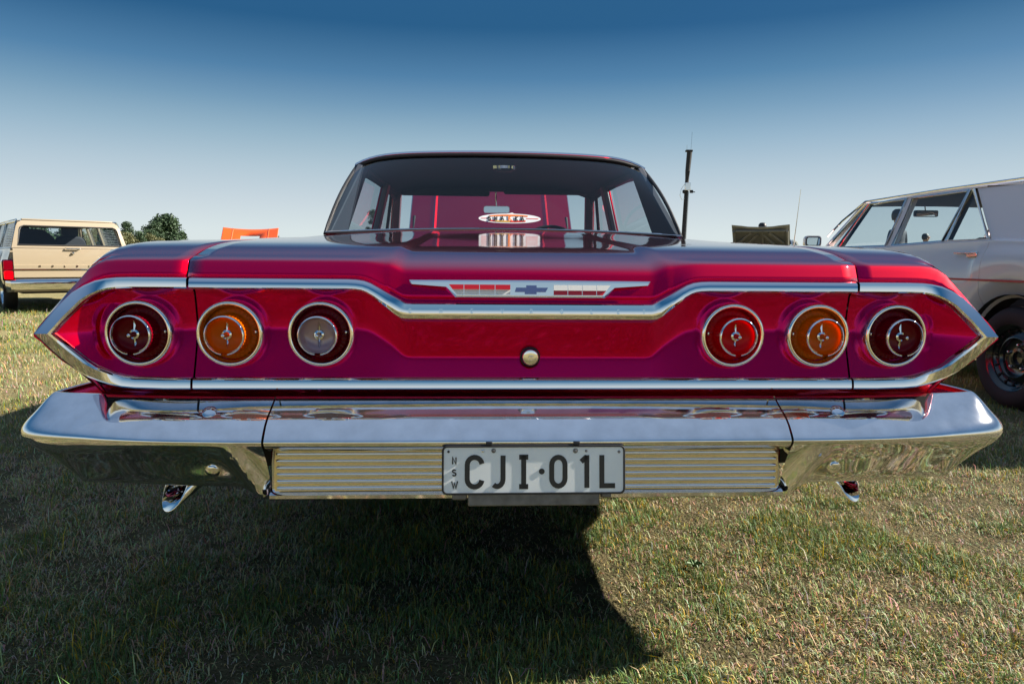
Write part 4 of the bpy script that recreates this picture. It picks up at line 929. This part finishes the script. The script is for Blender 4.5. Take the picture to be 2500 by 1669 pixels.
for k, (x, z) in enumerate(((-.38, .93), (.38, .93))):
    st = empty('front_seat', (x, 2.35, z)); st.parent = wagon
    mesh('seat_back', *loft([[(a * kk, y, b * kk) for a, b in rrect(.50, .62, .12)] for y, kk in ((-.07, .9), (-.04, 1), (.04, 1), (.07, .9))], close_u=True, cap=True), 'interior', st); slab('head_rest', rrect(.26, .20, .07), -.04, .05, 'interior', st, off=(0, .40))
lathe('spare_wheel', [(.02, -.08), (.22, -.09), (.30, -.06), (.31, 0), (.30, .06), (.22, .09)], (-.30, 1.30, 1.02), 'tyre', wagon, n=30)

# orange car with its bonnet up, facing away, beyond the red boot
OG = dict(WS); OG.update(stripe=None, open_bonnet=True, wheel='chrome', green=dict(WS['green'], zr=1.35))
ox, oy = bearing(541, 19.6)
orange, oi = build_car('orange_sedan', 'orange car with raised bonnet and square scoop opening beyond the red car', (ox, oy - 1.3, 0), R(5), OG, 'orange_paint')
def raised_bonnet(root, y, z, w, L, ang, m, under, hole=None):
    b = empty('bonnet', (0, y, z)); b.parent = root; b.rotation_euler = (R(ang), 0, 0)
    xs_ = [-w, -w * .97, -w * .66, -w * .645, -w * .63, -.28, 0, .28, w * .63, w * .645, w * .66, w * .97, w]; ys_ = [0, L * .35, L * .72, L * .93, L]
    hb = lambda x, yy: .03 * (1 - (x / w) ** 2) * -1 + .05 * (x / w) ** 2 * (yy / L) + (.012 if abs(abs(x) - w * .645) < .01 else 0)
    v, f = loft([[(x, yy, hb(x, yy)) for x in xs_] for yy in ys_]); nx = len(xs_)
    if hole: f = [q for i, q in enumerate(f) if not ((i // (nx - 1)) == 1 and 5 <= (i % (nx - 1)) <= 6)]
    mesh('bonnet_skin', v, f, m, b, sharp=25, solid=.012)
    if under:
        for x0, y0, x1, y1 in ((-w * .9, .1, -.05, L * .8), (w * .9, .1, .05, L * .8), (-w * .85, L * .9, w * .85, L * .9), (-w * .5, .1, w * .5, .1), (-w * .92, .1, -w * .92, L * .9), (w * .92, .1, w * .92, L * .9), (-.05, .1, -.05, L * .9), (-w * .8, L * .5, -w * .3, L * .85), (w * .8, L * .5, w * .3, L * .85)):
            tube('brace', [(x0, y0, -.05), ((x0 + x1) / 2, (y0 + y1) / 2, -.055), (x1, y1, -.05)], .035, under, b, n=6)
    return b
raised_bonnet(orange, 3.80, 1.02, .82, 1.0, 47, 'orange_paint', None, True)
box('engine', (0, 4.2, .75), (1.2, .7, .3), 'dark', orange)

# grey car facing us with its bonnet up, and a dark car behind the white sedan
gxp, gyp = bearing(1750, 17.5)
GR = dict(WS); GR.update(stripe=None, open_bonnet=True)
grey, gi = build_car('grey_sedan', 'grey car facing the camera with its bonnet raised showing the braced underside', (gxp + .454 * 3.95, gyp + .891 * 3.95, 0), R(153), GR, 'grey_paint')
raised_bonnet(grey, 3.72, 1.0, .66, 1.06, 43, 'grey_paint', 'olive_under')
mesh('bonnet_stay', *tubev([(.62, 4.4, .93), (.62, 4.35, 1.6)], .008, 6), 'steel', grey)
nx_, ny_ = bearing(1850, 21.0)
navy, _ = build_car('navy_sedan', 'dark navy car behind the grey car with raised bonnet', (nx_ + 1.2, ny_ + 2, 0), R(96), dict(WS, stripe=None), 'navy_paint')

# ------------------------------------------------------------------ mast with antennas
mx_, my_ = bearing(1566, 26.0)
mast = empty('radio_mast', (mx_, my_, 0)); tag(mast, 'dark timber mast with grey equipment box and whip antennas', 'mast')
S_ = 26.0 / 1650
def mz(py): return .89 + (598 - py) * S_
tube('mast_pole', [(-.02, 0, 0), (0, 0, mz(545)), (.05, 0, mz(440)), (.075, 0, mz(395)), (.12, 0, mz(352))], [.085, .075, .07, .085, .095], 'black', mast, n=10)
tube('conduit', [(.07, -.05, .2), (.085, -.05, mz(545)), (.13, -.05, mz(440))], .022, 'satin', mast, n=6)
box('equipment_box', (.06, -.10, mz(430)), (.20, .12, .27), 'satin', mast, .01)
lathe('camera_dome', [(.001, -.08), (.05, -.06), (.06, 0), (.05, .05), (.001, .06)], (-.06, -.10, mz(441)), 'black', mast, axis='z', n=14)
mesh('floodlight', *join([boxv((.21, -.10, mz(441)), (.10, .08, .10)), boxv((.29, -.10, mz(442)), (.10, .03, .03))]), 'black', mast)
box('mast_cap', (.10, 0, mz(350)), (.24, .16, .07), 'black', mast, .01)
tube('whip', [(.17, 0, mz(350)), (.19, 0, mz(308))], .012, 'satin', mast, n=6); tube('whip', [(.02, 0, mz(352)), (.02, 0, mz(337))], .014, 'satin', mast, n=6)
tube('cable', [(-.03, -.08, mz(424)), (-.16, -.08, mz(436)), (-.20, -.08, mz(450)), (-.12, -.08, mz(460)), (-.03, -.08, mz(457))], .008, 'satin', mast, n=6)

# ------------------------------------------------------------------ people
def cloth_mat(name, shirt, legs, skin=(.42, .24, .16)):
    m = bpy.data.materials.new(name); m.use_nodes = True; nt = m.node_tree; b = nt.nodes['Principled BSDF']; b.inputs['Roughness'].default_value = .7
    at = nt.nodes.new('ShaderNodeAttribute'); at.attribute_name = 'tint'; nt.links.new(at.outputs['Color'], b.inputs['Base Color']); return m
def person(loc, rz, label, shirt, legs, hair, h=1.75, arm=0.0):
    root = empty('person', loc, rz); tag(root, label, 'person'); k = h / 1.75
    J = {'pel': (0, 0, .95), 'sp': (0, .0, 1.15), 'ch': (0, 0, 1.36), 'nk': (0, 0, 1.50), 'hd0': (0, -.01, 1.58), 'hd1': (0, -.015, 1.68)}
    V, E, Rd, C = [], [], [], []
    skin = (.42, .24, .16)
    def add(p, r, c, par=None):
        V.append(tuple(x * k for x in p)); Rd.append((r[0] * k, r[1] * k)); C.append(c)
        if par is not None: E.append((par, len(V) - 1))
        return len(V) - 1
    pel = add((0, 0, .95), (.16, .11), legs); wa = add((0, 0, 1.08), (.145, .10), shirt, pel); ch = add((0, 0, 1.30), (.165, .115), shirt, wa); nb = add((0, .01, 1.45), (.075, .065), shirt, ch)
    nk = add((0, 0, 1.51), (.052, .055), skin, nb); h0 = add((0, -.012, 1.58), (.070, .085), skin, nk); h1 = add((0, -.01, 1.66), (.076, .095), skin, h0); add((0, -.005, 1.73), (.055, .07), skin, h1)
    add((0, -.105, 1.615), (.014, .014), skin, h0)
    for s in (-1, 1):
        add((s * .082, .005, 1.63), (.010, .022), skin, h0)
        sh = add((s * .17, .01, 1.41), (.062, .062), shirt, ch); e0 = add((s * .215, .01, 1.27), (.056, .056), shirt, sh); el = add((s * (.24 + .05 * arm), .02, 1.10), (.042, .042), skin, e0)
        wr = add((s * (.25 - .02 * arm), -.06 - .12 * arm, .87 + .10 * arm), (.028, .032), skin, el); pm = add((s * .25, -.08 - .14 * arm, .79 + .12 * arm), (.020, .040), skin, wr)
        for q in range(4): t1 = add((s * .25, -.105 + q * .019 - .14 * arm, .735 + .12 * arm), (.009, .009), skin, pm); add((s * .243, -.108 + q * .019 - .14 * arm, .685 + (.012 if q in (0, 3) else 0) + .12 * arm), (.007, .007), skin, t1)
        add((s * .235, -.125 - .14 * arm, .765 + .12 * arm), (.010, .010), skin, pm)
        hp = add((s * .09, 0, .88), (.095, .10), legs, pel); kn = add((s * .10, -.015, .50), (.062, .065), legs, hp); an = add((s * .105, .02, .10), (.042, .046), legs, kn); add((s * .115, -.13, .035), (.040, .032), (.02, .02, .02), an)
    me = bpy.data.meshes.new('body'); me.from_pydata(V, E, []); o = new_obj('body', me, cloth_mat('clothing', shirt, legs), root)
    sk = o.modifiers.new('skin', 'SKIN'); sk.use_smooth_shade = True
    for i, r in enumerate(Rd): me.skin_vertices[0].data[i].radius = r
    me.skin_vertices[0].data[pel].use_root = True
    o.modifiers.new('subdivision', 'SUBSURF').render_levels = 1
    # bake, then colour by nearest joint
    dg = bpy.context.evaluated_depsgraph_get(); dg.update(); bm_ = bpy.data.meshes.new_from_object(o.evaluated_get(dg)); o.modifiers.clear(); o.data = bm_
    co = np.empty(len(bm_.vertices) * 3, np.float32); bm_.vertices.foreach_get('co', co); co = co.reshape(-1, 3); VV = np.array(V)
    d = ((co[:, None, :] - VV[None]) ** 2).sum(2) / (np.array([max(r) for r in Rd])[None] ** 1.0); ix = d.argmin(1)
    col = np.ones((len(co), 4), np.float32); col[:, :3] = np.array(C)[ix]
    a = bm_.color_attributes.new('tint', 'FLOAT_COLOR', 'POINT'); a.data.foreach_set('color', col.ravel())
    v, f = lathev([(.001, .135), (.055, .128), (.088, .095), (.100, .045), (.098, .0), (.085, -.05)], (0, 0, 0), 'z', 18)
    hv = [(x * .93 * k, (y * 1.08 + .018) * k + (.02 * k if z < .03 and y < 0 else 0), (1.645 + z) * k + (.045 * k if (z < .03 and y < -.02) else 0)) for x, y, z in v]
    mesh('hair', hv, f, mat('hair', hair, .5), root, solid=.012)
    return root
for px, d, lb, sh, lg, hr, h, rz, am in ((2141, 22.5, 'distant person with short dark hair seen through the white car rear window', (.10, .11, .14), (.05, .06, .09), (.03, .022, .018), 1.80, R(95), 0),
                                         (2074, 11.6, 'person in dark t-shirt beside the white car seen through its rear door window', (.03, .035, .05), (.04, .045, .06), (.02, .015, .012), 1.74, R(30), .6),
                                         (1749, 19.6, 'person with dark hair and pale shirt behind the raised grey bonnet', (.62, .60, .58), (.06, .07, .10), (.012, .012, .016), 1.92, R(200), 0)):
    x, y = bearing(px, d); person((x, y, 0), rz, lb, sh, lg, hr, h, am)

# ------------------------------------------------------------------ a broad-leaved weed in the turf
M['weed'] = mat('weed_leaf', (.09, .16, .05), .5, vary=(30, .3))
for k, (x, y, sc, lb) in enumerate(((.522, .45, .62, 'small broad leaved weed in the sunlit grass right of the shadow edge'),)):
    root = empty('weed', (x, y, 0), k * .7); tag(root, lb, 'weed')
    for j in range(7):
        a = j * 2.4 + k; L_ = .05 * sc * (.7 + .4 * ((j * 37 % 10) / 10)); w_ = L_ * .2; c_, s_ = math.cos(a), math.sin(a)
        rows = [[(c_ * d - s_ * e * w_, s_ * d + c_ * e * w_, z + abs(e) * .004) for e in (-ww, 0, ww)] for d, z, ww in ((.003, .008, .25), (L_ * .4, .030 * sc, 1), (L_ * .75, .036 * sc, .8), (L_, .026 * sc, .05))]
        mesh('leaf', *loft(rows), 'weed', root)
